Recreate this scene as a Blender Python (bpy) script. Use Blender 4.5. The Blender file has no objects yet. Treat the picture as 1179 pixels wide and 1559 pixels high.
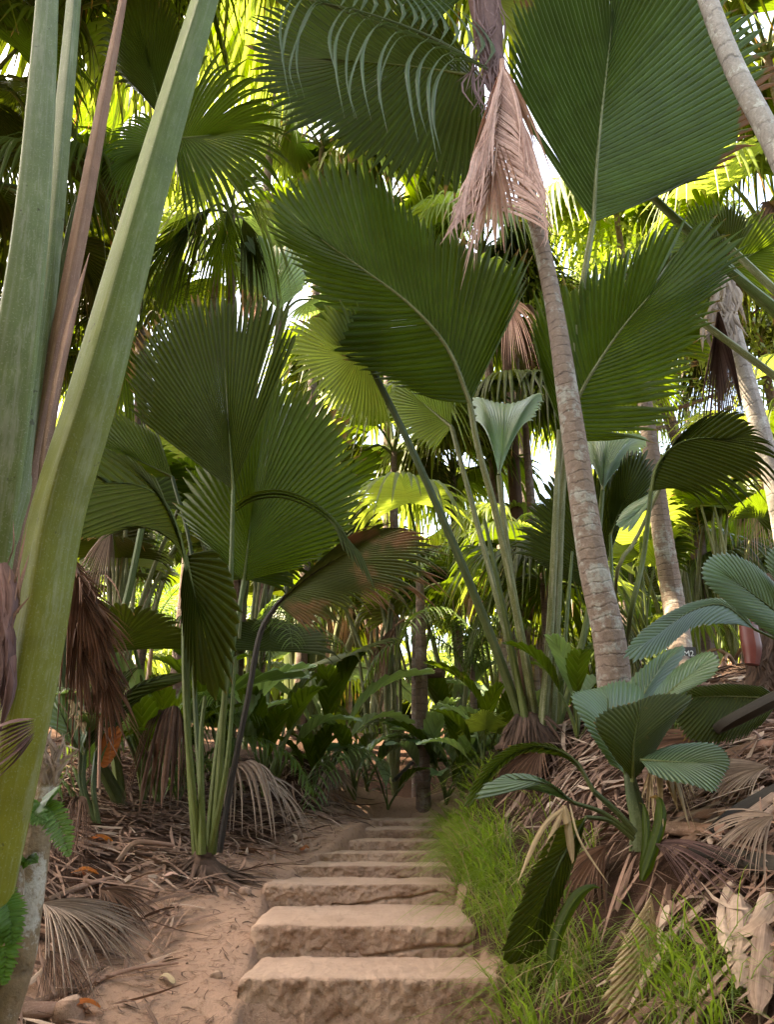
import bpy, math, random
import numpy as np
from mathutils import Vector, Matrix

# ------------------------------------------------------------------ camera, sky, sun, exposure
S = bpy.context.scene
COL = S.collection
FPX, CX, CY = 1171.0, 589.5, 779.5
PITCH = math.atan(445.5 / FPX)
EYE = np.array([0.0, 0.0, 1.0])
cam_d = bpy.data.cameras.new('camera')
cam_d.sensor_fit = 'VERTICAL'
cam_d.sensor_height = 24.0
cam_d.lens = 24.0 * FPX / 1559.0
cam_d.clip_start = 0.05
cam_d.clip_end = 500
cam = bpy.data.objects.new('camera', cam_d)
COL.objects.link(cam)
cam.location = EYE
cam.rotation_euler = (math.radians(90) + PITCH, 0, 0)
S.camera = cam

W = bpy.data.worlds.new('World')
S.world = W
W.use_nodes = True
wn = W.node_tree
bg = wn.nodes['Background']
sky = wn.nodes.new('ShaderNodeTexSky')
sky.sky_type = 'NISHITA'
sky.sun_disc = False
SUN_EL, SUN_AZ = math.radians(62), math.radians(-75)     # azimuth from +Y towards +X
sky.sun_elevation = SUN_EL
sky.sun_rotation = SUN_AZ
sky.air_density = 1.0
sky.dust_density = 3.5
wn.links.new(sky.outputs[0], bg.inputs[0])
bg.inputs[1].default_value = 0.15
sun_d = bpy.data.lights.new('sun', 'SUN')
sun_d.energy = 5.0
sun_d.angle = math.radians(0.6)
sun_d.color = (1.0, 0.93, 0.80)
sun = bpy.data.objects.new('sun', sun_d)
COL.objects.link(sun)
sdir = Vector((math.cos(SUN_EL) * math.sin(SUN_AZ), math.cos(SUN_EL) * math.cos(SUN_AZ), math.sin(SUN_EL)))
sun.rotation_euler = sdir.to_track_quat('Z', 'Y').to_euler()
S.view_settings.view_transform = 'Standard'
S.view_settings.look = 'None'
S.view_settings.exposure = 3.25
S.view_settings.gamma = 1.0
S.view_settings.use_white_balance = True        # camera balanced for open shade
S.view_settings.white_balance_temperature = 8400
S.view_settings.white_balance_tint = 8
S.view_settings.use_curve_mapping = False

rng = np.random.default_rng(7)
random.seed(7)


# ------------------------------------------------------------------ geometry helpers
def at(x, y, Y):
    """world point seen at photo pixel (x, y) at horizontal forward distance Y"""
    u, v = (x - CX) / FPX, (CY - y) / FPX
    d = np.array([u, math.cos(PITCH) - v * math.sin(PITCH), math.sin(PITCH) + v * math.cos(PITCH)])
    return EYE + d * (Y / d[1])


def unit(v):
    n = np.linalg.norm(v, axis=-1, keepdims=True)
    return v / np.where(n < 1e-9, 1, n)


def P3(p):
    """a point: pixel triple (tuple/list) or world vector (ndarray)"""
    return p if isinstance(p, np.ndarray) else at(*p)


def spline(pts, n):
    """Catmull-Rom through pts, n samples even in arc length"""
    pts = np.array(pts, float)
    if len(pts) == 2:
        t = np.linspace(0, 1, n)[:, None]
        return pts[0] * (1 - t) + pts[1] * t
    p = np.vstack([2 * pts[0] - pts[1], pts, 2 * pts[-1] - pts[-2]])
    out = []
    for i in range(1, len(p) - 2):
        t = np.linspace(0, 1, 24, endpoint=False)[:, None]
        a, b, c, d = p[i - 1], p[i], p[i + 1], p[i + 2]
        out.append(0.5 * (2 * b + (c - a) * t + (2 * a - 5 * b + 4 * c - d) * t * t + (3 * b - a - 3 * c + d) * t ** 3))
    out = np.vstack(out + [pts[-1:]])
    s = np.r_[0, np.cumsum(np.linalg.norm(np.diff(out, axis=0), axis=1))]
    q = np.linspace(0, s[-1], n)
    return np.stack([np.interp(q, s, out[:, k]) for k in range(out.shape[1])], 1)


class MB:
    """collects faces with uv + a per-vertex 'seg' value, links them as ONE mesh object"""
    def __init__(self):
        self.v, self.f, self.uv, self.seg, self.n, self.m = [], [], [], [], 0, []

    def grid(self, P, uv, seg, mat=0, close=False):
        """P (rows, cols, 3)"""
        r, c = P.shape[:2]
        idx = np.arange(r * c).reshape(r, c) + self.n
        nxt = np.roll(idx, -1, 1) if close else idx[:, 1:]
        cur = idx if close else idx[:, :-1]
        q = np.stack([cur[:-1], nxt[:-1], nxt[1:], cur[1:]], -1).reshape(-1, 4)
        self.v.append(P.reshape(-1, 3)); self.uv.append(uv.reshape(-1, 2))
        self.seg.append(np.full(r * c, seg) if np.isscalar(seg) else seg.reshape(-1))
        self.f.append(q); self.m.append(np.full(len(q), mat)); self.n += r * c

    def raw(self, V, F, uv=None, seg=0.5, mat=0):
        V = np.array(V, float); F = np.array(F, int)
        self.v.append(V); self.f.append(F + self.n)
        self.uv.append(np.zeros((len(V), 2)) if uv is None else np.array(uv, float))
        self.seg.append(np.full(len(V), seg) if np.isscalar(seg) else seg)
        self.m.append(np.full(len(F), mat)); self.n += len(V)

    def mesh(self, name, mats, smooth=True):
        v = np.vstack(self.v); f = np.vstack(self.f); uv = np.vstack(self.uv); seg = np.concatenate(self.seg)
        me = bpy.data.meshes.new(name)
        me.vertices.add(len(v)); me.vertices.foreach_set('co', v.astype(np.float32).ravel())
        k = f.shape[1]
        me.loops.add(f.size); me.loops.foreach_set('vertex_index', f.astype(np.int32).ravel())
        me.polygons.add(len(f))
        me.polygons.foreach_set('loop_start', np.arange(0, f.size, k, dtype=np.int32))
        me.polygons.foreach_set('loop_total', np.full(len(f), k, dtype=np.int32))
        me.polygons.foreach_set('use_smooth', np.full(len(f), smooth, dtype=bool))
        me.polygons.foreach_set('material_index', np.concatenate(self.m).astype(np.int32))
        l = me.uv_layers.new(name='UVMap')
        l.data.foreach_set('uv', uv[f.ravel()].astype(np.float32).ravel())
        a = me.attributes.new('seg', 'FLOAT', 'POINT')
        a.data.foreach_set('value', seg.astype(np.float32))
        for m in (mats if isinstance(mats, (list, tuple)) else [mats]):
            me.materials.append(m)
        me.update(calc_edges=True)
        me.validate()
        return me

    def build(self, name, mats, parent=None, smooth=True):
        o = bpy.data.objects.new(name, self.mesh(name, mats, smooth))
        COL.objects.link(o)
        if parent is not None:
            o.parent = parent
            # parts are modelled in place: undo the offset of the thing's base
            o.matrix_parent_inverse = Matrix.Translation(-parent.location) if parent.type == 'EMPTY' else Matrix()
        return o


def tag(o, label=None, cat=None, group=None, kind=None):
    if label: o['label'] = label
    if cat: o['category'] = cat
    if group: o['group'] = group
    if kind: o['kind'] = kind
    return o


def thing(name, label, cat, loc, group=None):
    o = bpy.data.objects.new(name, None)
    o.empty_display_size = 0.1
    COL.objects.link(o)
    o.location = Vector(loc)
    return tag(o, label, cat, group)


def tube(mb, pts, radii, sides=8, profile=None, ref=(0, -1, 0), nrow=None, mat=0, seg=0.5, rings=0, ringamp=0.0, cap=True):
    """tube through pts; profile = list of (angle deg, factor): 0 deg looks along ref"""
    nrow = nrow or max(6, 6 * (len(pts) - 1))
    c = spline([P3(p) for p in pts], nrow)
    rad = np.interp(np.linspace(0, 1, nrow), np.linspace(0, 1, len(radii)), radii)
    t = unit(np.gradient(c, axis=0))
    ref = np.array(ref, float)
    n = unit(ref - t * (t @ ref)[:, None])
    b = np.cross(t, n)
    if profile is None:
        ang = np.linspace(0, 2 * math.pi, sides, endpoint=False); fac = np.ones(sides)
    else:
        ang = np.radians([a for a, _ in profile]); fac = np.array([q for _, q in profile])
    s = len(ang)
    if rings:
        ph = np.linspace(0, rings, nrow) % 1.0
        rad = rad * (1 + ringamp * (np.minimum(ph * 5, 1) - ph))
    P = c[:, None] + rad[:, None, None] * fac[None, :, None] * (np.cos(ang)[None, :, None] * n[:, None] + np.sin(ang)[None, :, None] * b[:, None])
    P = np.concatenate([P, P[:, :1]], 1)
    uv = np.stack(np.meshgrid(np.linspace(0, 1, s + 1), np.linspace(0, 1, nrow)), -1)
    mb.grid(P, uv, seg, mat)
    if cap:
        for r in (0, nrow - 1):
            mb.grid(np.stack([P[r], np.repeat(c[r:r + 1], s + 1, 0)]), np.repeat(uv[r:r + 1], 2, 0), seg, mat)
    return c


def ribbon(mb, pts, w, nrow=9, nrm=(0, -1, 0), fold=0.35, tip=0.06, seg=None, mat=0, tail=0.6, twist=0.0):
    """folded strip along pts, width w, tapering to a point"""
    c = spline([P3(p) for p in pts], nrow)
    s = np.linspace(0, 1, nrow)
    t = unit(np.gradient(c, axis=0))
    ref = np.array(nrm, float)
    n = unit(ref - t * (t @ ref)[:, None]); b = np.cross(t, n)
    if twist:
        a = (s * twist)[:, None]
        n, b = n * np.cos(a) + b * np.sin(a), b * np.cos(a) - n * np.sin(a)
    hw = 0.5 * w * (np.minimum(1, 0.45 + s * 4) * np.maximum(tip, 1 - np.clip((s - tail) / (1 - tail), 0, 1) ** 1.5))[:, None]
    ridge = c + n * hw * fold
    P = np.stack([c - b * hw, ridge, ridge, c + b * hw], 1)
    uv = np.stack([np.tile([0, .5, .5, 1], (nrow, 1)), np.tile(s[:, None], (1, 4))], -1)
    mb.grid(P, uv, random.random() if seg is None else seg, mat)


def fan(mb, base, rim, costa=None, n=44, split=0.72, pleat=0.55, bulge=0.05, droop=0.06, M=12, tipvar=0.04,
        sweep=0.0, splitvar=0.06, ref=(0, -1, 0), torn=0.0, mat=0, edgesplit=0.12, closed=False, tippow=1.25):
    """pleated fan-palm blade: ribs run from the costa to the rim, segments part from `split` on"""
    base = P3(base)
    rimp = np.array([P3(p) for p in rim])
    cp = np.array([base] + [P3(p) for p in (costa or [])])
    R = spline(rimp, n + 1)
    if len(cp) == 1:
        cp = np.array([base, base + (R[n // 2] - base) * 0.06])
    cs = spline(cp, 60)
    d0 = unit(cs[-1] - base)
    sm = int(np.argmax(unit(R - base) @ d0)) / n
    sm = min(max(sm, 0.15), 0.85)
    s = np.linspace(0, 1, n + 1)
    a = 1 - np.where(s < sm, (sm - s) / sm, (s - sm) / (1 - sm))
    O = cs[np.clip((a ** 1.15 * 59).astype(int), 0, 59)]
    Ob = np.stack([np.interp(a ** 1.15, np.linspace(0, 1, 60), cs[:, k]) for k in range(3)], 1)
    O = Ob
    t = np.linspace(0, 1, M + 1)
    L = np.linalg.norm(R - O, axis=1)
    N = np.cross(R[1:] - O[1:], R[:-1] - O[:-1]).sum(0)
    N = unit(N)
    if N @ np.array(ref, float) < 0: N = -N
    arch = (4 * t * (1 - t))[None, :, None]
    B = O[:, None] * (1 - t)[None, :, None] + R[:, None] * t[None, :, None]
    B = B + N * bulge * L[:, None, None] * arch
    if sweep:
        ct = unit(cs[-1] - cs[-8])
        B = B + ct * (sweep * L * (1 - a))[:, None, None] * arch
    for i in range(n):
        l, r = B[i], B[i + 1]
        edge = min(i, n - 1 - i) / (n / 2)
        sp = split + rng.normal(0, splitvar) - edgesplit * max(0, 0.35 - edge)
        if torn and rng.random() < torn: sp *= rng.uniform(0.25, 0.8)
        sp = min(max(sp, 0.05), 0.97)
        q = np.clip((t - sp) / (1 - sp), 0, 1)
        ln = 1 + rng.normal(0, tipvar)
        w = np.maximum(0.04, 1 - q ** tippow)[:, None]
        c = 0.5 * (l + r)
        ext = (c[-1] - c[0]) * (ln - 1)
        dr = np.zeros((M + 1, 3)); dl = L[i] * (1 - sp)
        dr[:, 2] = -droop * dl * q ** 2 * 4 * rng.uniform(0.3, 1.7)
        off = ext[None] * q[:, None] + dr
        hw = 0.5 * np.linalg.norm(r - l, axis=1)[:, None]
        alt = N * pleat * hw * w
        c2 = c + off + alt * 0.5
        e1, e2 = c + (l - c) * w + off - alt * 0.5, c + (r - c) * w + off - alt * 0.5
        P = np.stack([e1, c2, c2, e2], 1)
        uv = np.stack([np.tile([0, .5, .5, 1], (M + 1, 1)), np.tile(t[:, None], (1, 4))], -1)
        mb.grid(P, uv, rng.random(), mat)
    return cs, N


def feather(mb, rachis, n=26, length=0.5, width=0.03, droop=0.5, fwd=0.5, up=(0, 0, 1), rad=0.008, mat=0, rmat=0, nrow=7, start=0.08, lenpow=0.6):
    """pinnate frond: rachis tube with leaflets both sides that hang by droop"""
    c = spline([P3(p) for p in rachis], 60)
    tube(mb, rachis, [rad, rad * 0.3], 5, mat=rmat, nrow=14)
    t = unit(np.gradient(c, axis=0)); up = np.array(up, float)
    for k in range(n):
        f = start + (1 - start) * (k + 0.5) / n
        i = min(int(f * 59), 59)
        side = unit(np.cross(t[i], up))
        Ln = length * (math.sin(math.pi * min(0.97, 0.14 + 0.82 * f)) ** lenpow)
        for sg in (-1, 1):
            l = Ln * rng.uniform(0.88, 1.1)
            d = unit(side * sg + t[i] * fwd * rng.uniform(0.8, 1.2) + up * 0.12)
            ss = np.linspace(0, 1, 5)[:, None]
            p = c[i] + d * l * ss * (1 - 0.25 * droop * ss)
            p[:, 2] -= droop * l * (ss[:, 0] ** 2) * rng.uniform(0.8, 1.2)
            ribbon(mb, [x for x in p], width * rng.uniform(0.8, 1.1), nrow, nrm=up, fold=0.5, mat=mat, tail=0.45)


# cheap value noise for displacement
_tab = np.random.default_rng(3).random((64, 64, 64))


def vnoise(p):
    p = np.asarray(p, float); i = np.floor(p).astype(int); f = p - i; f = f * f * (3 - 2 * f)
    o = 0
    for a in (0, 1):
        for b in (0, 1):
            for c in (0, 1):
                w = (f[..., 0] if a else 1 - f[..., 0]) * (f[..., 1] if b else 1 - f[..., 1]) * (f[..., 2] if c else 1 - f[..., 2])
                o = o + w * _tab[(i[..., 0] + a) % 64, (i[..., 1] + b) % 64, (i[..., 2] + c) % 64]
    return o - 0.5


def fbm(p, sc, octs=4):
    p = np.asarray(p, float); o = 0; am = 1.0
    for k in range(octs):
        o = o + am * vnoise(p * sc + 17.3 * k); am *= 0.5; sc *= 2.03
    return o


# ------------------------------------------------------------------ materials
class NT:
    def __init__(self, name):
        self.mat = bpy.data.materials.new(name)
        self.mat.use_nodes = True
        self.t = self.mat.node_tree
        self.b = self.t.nodes['Principled BSDF']; self.out = self.t.nodes['Material Output']

    def n(self, typ, **kw):
        nd = self.t.nodes.new(typ)
        for k, v in kw.items():
            if hasattr(nd, k) and not k.startswith('in_'): setattr(nd, k, v)
        return nd

    def l(self, a, b): self.t.links.new(a, b)

    def val(self, sock, v):
        if isinstance(v, (int, float, tuple, list)): sock.default_value = v
        else: self.l(v, sock)

    def math(self, op, a, b=0.0, clamp=False):
        nd = self.n('ShaderNodeMath', operation=op); nd.use_clamp = clamp
        self.val(nd.inputs[0], a); self.val(nd.inputs[1], b)
        return nd.outputs[0]

    def mix(self, f, a, b, blend='MIX'):
        nd = self.n('ShaderNodeMix', data_type='RGBA', blend_type=blend)
        self.val(nd.inputs[0], f)
        self.val(nd.inputs[6], a if not isinstance(a, tuple) else (*a[:3], 1))
        self.val(nd.inputs[7], b if not isinstance(b, tuple) else (*b[:3], 1))
        return nd.outputs[2]

    def noise(self, scale, vec=None, detail=4, rough=0.6):
        nd = self.n('ShaderNodeTexNoise')
        nd.inputs['Scale'].default_value = scale; nd.inputs['Detail'].default_value = detail; nd.inputs['Roughness'].default_value = rough
        if vec is not None: self.l(vec, nd.inputs['Vector'])
        return nd.outputs[0]

    def ramp(self, f, a, b):
        nd = self.n('ShaderNodeMapRange'); nd.interpolation_type = 'SMOOTHSTEP'
        self.val(nd.inputs[0], f); nd.inputs[1].default_value = a; nd.inputs[2].default_value = b
        return nd.outputs[0]

    def obj(self): return self.n('ShaderNodeTexCoord').outputs['Object']

    def uv(self):
        s = self.n('ShaderNodeSeparateXYZ'); self.l(self.n('ShaderNodeTexCoord').outputs['UV'], s.inputs[0])
        return s.outputs[0], s.outputs[1]

    def seg(self):
        nd = self.n('ShaderNodeAttribute'); nd.attribute_name = 'seg'; return nd.outputs['Fac']

    def comb(self, x, y, z=0.0):
        c = self.n('ShaderNodeCombineXYZ')
        for i, v in enumerate((x, y, z)): self.val(c.inputs[i], v)
        return c.outputs[0]

    def hsv(self, col, v, h=0.5, s=1.0):
        nd = self.n('ShaderNodeHueSaturation'); self.val(nd.inputs['Color'], col); self.val(nd.inputs['Value'], v)
        self.val(nd.inputs['Hue'], h); self.val(nd.inputs['Saturation'], s)
        return nd.outputs[0]

    def bump(self, h, strength=0.4, dist=0.01):
        nd = self.n('ShaderNodeBump'); nd.inputs['Strength'].default_value = strength; nd.inputs['Distance'].default_value = dist
        self.l(h, nd.inputs['Height']); self.l(nd.outputs[0], self.b.inputs['Normal'])
        return nd.outputs[0]


def leaf_mat(name, col, trans, tfac=0.4, rough=0.38, rib=(0.16, 0.22, 0.06), ribamt=0.35, tip=(0.22, 0.12, 0.03), tipat=0.93,
             blotch=None, blotchamt=0.0, spec=0.5, patch=None, dry=None):
    m = NT(name); u, v = m.uv(); sg = m.seg(); ob = m.obj()
    rnd = m.n('ShaderNodeObjectInfo').outputs['Random']
    big = m.noise(3.0, ob, 3); fine = m.noise(60, ob, 2)
    streak = m.noise(1.0, m.comb(m.math('MULTIPLY', m.math('ADD', m.math('MULTIPLY', sg, 9.0), u), 14.0), m.math('MULTIPLY', v, 2.5)), 2)
    k = m.math('ADD', m.math('MULTIPLY', big, 0.7), m.math('ADD', m.math('MULTIPLY', streak, 0.45), m.math('ADD', m.math('MULTIPLY', sg, 0.22), m.math('ADD', m.math('MULTIPLY', fine, 0.2), m.math('MULTIPLY', rnd, 0.35)))))
    val = m.math('ADD', m.math('MULTIPLY', k, 0.9), 0.18)
    hue = m.math('ADD', 0.485, m.math('MULTIPLY', big, 0.03))
    fineline = m.math('ABSOLUTE', m.math('SUBTRACT', m.math('FRACT', m.math('MULTIPLY', u, 4.0)), 0.5))
    ribf = m.math('ADD', m.math('MULTIPLY', m.ramp(m.math('ABSOLUTE', m.math('SUBTRACT', u, 0.5)), 0.10, 0.0), ribamt), m.math('MULTIPLY', m.ramp(fineline, 0.22, 0.0), ribamt * 0.3))

    def colour(c, rb):
        o = m.hsv(m.mix(ribf, c, rb), val, hue)
        if blotch:
            o = m.mix(m.math('MULTIPLY', m.ramp(m.noise(34, ob, 3, 0.7), 0.60, 0.72), blotchamt), o, blotch)
        if dry:
            o = m.mix(m.math('GREATER_THAN', sg, dry[1]), o, dry[0])
        if patch:
            pc, lo, hi, amt = patch
            pf = m.math('MULTIPLY', m.ramp(m.math('ADD', m.math('MULTIPLY', m.noise(2.2, ob, 3), 0.8), m.math('MULTIPLY', v, 0.25)), lo, hi), amt)
            o = m.mix(pf, o, pc)
        tf = m.ramp(m.math('ADD', v, m.math('ADD', m.math('MULTIPLY', m.math('SUBTRACT', m.noise(7, ob, 2), 0.5), 0.25), m.math('MULTIPLY', m.math('SUBTRACT', m.noise(1.7, ob, 3), 0.56), 0.55))), tipat, tipat + 0.07)
        return m.mix(tf, o, tip)
    m.l(colour(col, rib), m.b.inputs['Base Color'])
    m.b.inputs['Roughness'].default_value = rough
    m.b.inputs['Specular IOR Level'].default_value = spec
    bmp = m.bump(m.noise(1.0, m.comb(m.math('MULTIPLY', u, 8), m.math('MULTIPLY', v, 1.0)), 2), 0.25, 0.004)
    tr = m.n('ShaderNodeBsdfTranslucent'); m.l(colour(trans, trans), tr.inputs[0])
    mx = m.n('ShaderNodeMixShader'); mx.inputs[0].default_value = tfac
    m.l(m.b.outputs[0], mx.inputs[1]); m.l(tr.outputs[0], mx.inputs[2]); m.l(mx.outputs[0], m.out.inputs[0])
    return m.mat


def dead_mat(name, c1, c2, rough=0.75, tfac=0.15, stripe=0.5):
    m = NT(name); u, v = m.uv(); sg = m.seg(); ob = m.obj()
    st = m.noise(1.0, m.comb(m.math('MULTIPLY', m.math('ADD', m.math('MULTIPLY', sg, 13.0), u), 9.0), m.math('MULTIPLY', v, 2.0)), 3)
    f = m.math('ADD', m.math('MULTIPLY', st, 0.55), m.math('ADD', m.math('MULTIPLY', sg, 0.4), m.math('MULTIPLY', m.noise(5, ob, 4), 0.35)))
    c = m.mix(m.ramp(f, 0.25, 0.95), c1, c2)
    c = m.hsv(c, m.math('ADD', 0.7, m.math('MULTIPLY', m.noise(30, ob, 3), 0.6)))
    m.l(c, m.b.inputs['Base Color']); m.b.inputs['Roughness'].default_value = rough
    m.b.inputs['Specular IOR Level'].default_value = 0.25
    m.bump(st, 0.4, 0.004)
    if tfac:
        tr = m.n('ShaderNodeBsdfTranslucent'); m.l(c, tr.inputs[0])
        mx = m.n('ShaderNodeMixShader'); mx.inputs[0].default_value = tfac
        m.l(m.b.outputs[0], mx.inputs[1]); m.l(tr.outputs[0], mx.inputs[2]); m.l(mx.outputs[0], m.out.inputs[0])
    return m.mat


def stem_mat(name, low, high, speck=(0.42, 0.45, 0.36), amt=0.5, rough=0.55, scale=1.0, spots=None):
    m = NT(name); u, v = m.uv(); ob = m.obj()
    c = m.mix(m.ramp(m.math('ADD', v, m.math('MULTIPLY', m.math('SUBTRACT', m.noise(4 * scale, ob, 3), 0.5), 0.3)), 0.05, 0.8), low, high)
    long = m.noise(1.0, m.comb(m.math('MULTIPLY', u, 40), m.math('MULTIPLY', v, 6.0)), 4)
    c = m.mix(m.math('MULTIPLY', m.ramp(long, 0.48, 0.7), amt * 0.7), c, speck)
    c = m.mix(m.math('MULTIPLY', m.ramp(m.noise(140 * scale, ob, 2), 0.56, 0.7), amt), c, speck)
    scurf = m.noise(1.0, m.comb(m.math('MULTIPLY', u, 9), m.math('MULTIPLY', v, 7.0)), 6, 0.8)
    c = m.mix(m.math('MULTIPLY', m.ramp(scurf, 0.50, 0.62), amt), c, speck)
    c = m.hsv(c, m.math('ADD', 0.65, m.math('MULTIPLY', m.noise(9 * scale, ob, 4), 0.7)))
    c = m.mix(m.math('MULTIPLY', m.ramp(m.noise(22 * scale, ob, 3), 0.68, 0.74), 0.7), c, spots or (0.06, 0.05, 0.03))
    m.l(c, m.b.inputs['Base Color']); m.b.inputs['Roughness'].default_value = rough; m.b.inputs['Specular IOR Level'].default_value = 0.25
    m.bump(long, 0.4, 0.004)
    return m.mat


def bark_mat(name, c1, c2, lichen=(0.42, 0.42, 0.38), lamt=0.6, ringn=40, lscale=6):
    m = NT(name); u, v = m.uv(); ob = m.obj()
    n1 = m.noise(14, ob, 5, 0.7)
    rp = m.math('FRACT', m.math('ADD', m.math('MULTIPLY', v, float(ringn)), m.math('MULTIPLY', m.noise(6, ob, 4), 1.3)))
    ring = m.ramp(m.math('ABSOLUTE', m.math('SUBTRACT', rp, 0.5)), 0.36, 0.5)
    c = m.mix(n1, c1, c2)
    c = m.mix(m.math('MULTIPLY', m.math('MULTIPLY', ring, m.ramp(m.noise(9, ob, 3), 0.35, 0.65)), 0.7), c, tuple(x * 0.35 for x in c1))
    c = m.mix(m.math('MULTIPLY', m.ramp(m.noise(lscale, ob, 6, 0.75), 0.52, 0.62), lamt), c, lichen)
    c = m.hsv(c, m.math('ADD', 0.6, m.math('MULTIPLY', m.noise(50, ob, 3), 0.8)))
    m.l(c, m.b.inputs['Base Color']); m.b.inputs['Roughness'].default_value = 0.85
    m.bump(m.math('SUBTRACT', m.noise(40, ob, 5, 0.7), m.math('MULTIPLY', ring, 0.6)), 0.6, 0.012)
    return m.mat


def plain_mat(name, col, rough=0.6):
    m = NT(name); ob = m.obj()
    m.l(m.hsv(col + (1,) if len(col) == 3 else col, m.math('ADD', 0.75, m.math('MULTIPLY', m.noise(25, ob, 3), 0.5))), m.b.inputs['Base Color'])
    m.b.inputs['Roughness'].default_value = rough
    return m.mat


M = {}
G = (0.030, 0.050, 0.003)
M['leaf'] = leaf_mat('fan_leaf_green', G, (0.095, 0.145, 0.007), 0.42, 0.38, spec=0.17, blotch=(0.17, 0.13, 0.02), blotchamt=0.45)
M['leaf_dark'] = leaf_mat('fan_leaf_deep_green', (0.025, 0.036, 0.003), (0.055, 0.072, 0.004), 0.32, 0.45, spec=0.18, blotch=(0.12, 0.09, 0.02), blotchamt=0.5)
M['leaf_sky_tint'] = leaf_mat('seedling_leaf_sky_tint', (0.058, 0.110, 0.040), (0.10, 0.18, 0.02), 0.24, 0.36, rib=(0.14, 0.24, 0.15), ribamt=0.4, spec=0.8, tipat=0.975, tip=(0.3, 0.27, 0.16))  # bluish base colour stands in for sky reflected off the blades
M['leaf_pale_sheen'] = leaf_mat('fan_leaf_pale_sheen', (0.20, 0.29, 0.18), (0.26, 0.40, 0.08), 0.35, 0.33, rib=(0.30, 0.38, 0.24), ribamt=0.6, spec=0.8, tipat=0.97, tip=(0.3, 0.3, 0.2))  # paleness put into the colour for sky sheen on upper sides
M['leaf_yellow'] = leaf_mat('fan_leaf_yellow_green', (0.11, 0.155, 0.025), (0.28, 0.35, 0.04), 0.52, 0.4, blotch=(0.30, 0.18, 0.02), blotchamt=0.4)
M['leaf_giant'] = leaf_mat('fan_leaf_giant', (0.036, 0.062, 0.010), (0.09, 0.14, 0.008), 0.34, 0.42, spec=0.14, rib=(0.20, 0.26, 0.13), ribamt=0.75, tip=(0.16, 0.07, 0.03), tipat=0.90, blotch=(0.12, 0.11, 0.02), blotchamt=0.3)
M['leaf_dying'] = leaf_mat('fan_leaf_dying', (0.06, 0.08, 0.018), (0.12, 0.12, 0.02), 0.3, 0.4, tip=(0.20, 0.10, 0.04), tipat=0.88, patch=((0.32, 0.16, 0.09), 0.55, 0.66, 0.8))
M['leaf_rust'] = leaf_mat('leaf_rust', (0.35, 0.10, 0.02), (0.55, 0.16, 0.02), 0.45, 0.45, rib=(0.4, 0.2, 0.05), tip=(0.2, 0.08, 0.03))
M['leaf_dusk'] = leaf_mat('leaf_grey_green', (0.075, 0.10, 0.06), (0.10, 0.15, 0.04), 0.25, 0.33, ribamt=0.3, spec=0.7, tip=(0.3, 0.22, 0.12), tipat=0.92)
M['feather'] = leaf_mat('feather_leaf_green', (0.07, 0.12, 0.03), (0.18, 0.28, 0.03), 0.42, 0.28, ribamt=0.2, spec=0.7, tipat=0.97)
M['fern'] = leaf_mat('fern_green', (0.08, 0.2, 0.03), (0.22, 0.45, 0.03), 0.45, 0.4, ribamt=0.2, tipat=0.99)
M['grass'] = leaf_mat('grass_green', (0.105, 0.165, 0.022), (0.26, 0.38, 0.03), 0.45, 0.4, ribamt=0.1, dry=((0.34, 0.26, 0.13), 0.84), tip=(0.3, 0.25, 0.08), tipat=0.9)
M['dead_pink'] = dead_mat('dead_frond_pink', (0.32, 0.165, 0.125), (0.74, 0.47, 0.38), 0.7, 0.3)
M['dead_brown'] = dead_mat('dead_frond_brown', (0.05, 0.025, 0.016), (0.21, 0.11, 0.07))
M['dead_grey'] = dead_mat('dead_frond_grey', (0.17, 0.12, 0.095), (0.46, 0.35, 0.28))
M['dead_purple'] = dead_mat('dead_frond_purple', (0.075, 0.04, 0.038), (0.22, 0.13, 0.12))
M['dead_tan'] = dead_mat('dead_leaf_tan', (0.26, 0.18, 0.09), (0.55, 0.42, 0.26), 0.6, 0.25)
M['litter'] = dead_mat('litter', (0.04, 0.019, 0.013), (0.29, 0.17, 0.12), 0.85, 0.0)
M['litter_pale'] = dead_mat('litter_pale', (0.12, 0.07, 0.05), (0.50, 0.36, 0.27), 0.8, 0.0)
M['fibre'] = dead_mat('fibre', (0.03, 0.018, 0.012), (0.12, 0.07, 0.05), 0.95, 0.0)
M['stem_big'] = stem_mat('petiole_giant', (0.19, 0.20, 0.015), (0.13, 0.195, 0.055), (0.32, 0.36, 0.23), 0.36)
M['stem_grey'] = stem_mat('petiole_grey', (0.15, 0.20, 0.045), (0.155, 0.21, 0.095), (0.36, 0.38, 0.29), 0.5)
M['stem'] = stem_mat('petiole_green', (0.08, 0.10, 0.016), (0.06, 0.09, 0.018), (0.18, 0.19, 0.10), 0.4)
M['stem_dark'] = stem_mat('petiole_dark', (0.06, 0.075, 0.018), (0.035, 0.055, 0.018), (0.13, 0.15, 0.08), 0.35)
M['stem_pale'] = stem_mat('petiole_pale', (0.085, 0.095, 0.022), (0.115, 0.125, 0.04), (0.34, 0.33, 0.22), 0.6)
M['stem_brown'] = stem_mat('petiole_dead', (0.14, 0.08, 0.05), (0.30, 0.16, 0.11), (0.42, 0.27, 0.2), 0.5, 0.6)
M['stem_black'] = stem_mat('petiole_black', (0.022, 0.017, 0.014), (0.03, 0.024, 0.018), (0.07, 0.055, 0.04), 0.25, 0.7)
M['bark'] = bark_mat('palm_bark_brown', (0.12, 0.08, 0.06), (0.32, 0.235, 0.185), (0.36, 0.37, 0.33), lamt=0.7, ringn=74, lscale=3.5)
M['bark_grey'] = bark_mat('palm_bark_grey', (0.19, 0.16, 0.14), (0.42, 0.36, 0.32), (0.55, 0.53, 0.48), 0.6)
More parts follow.
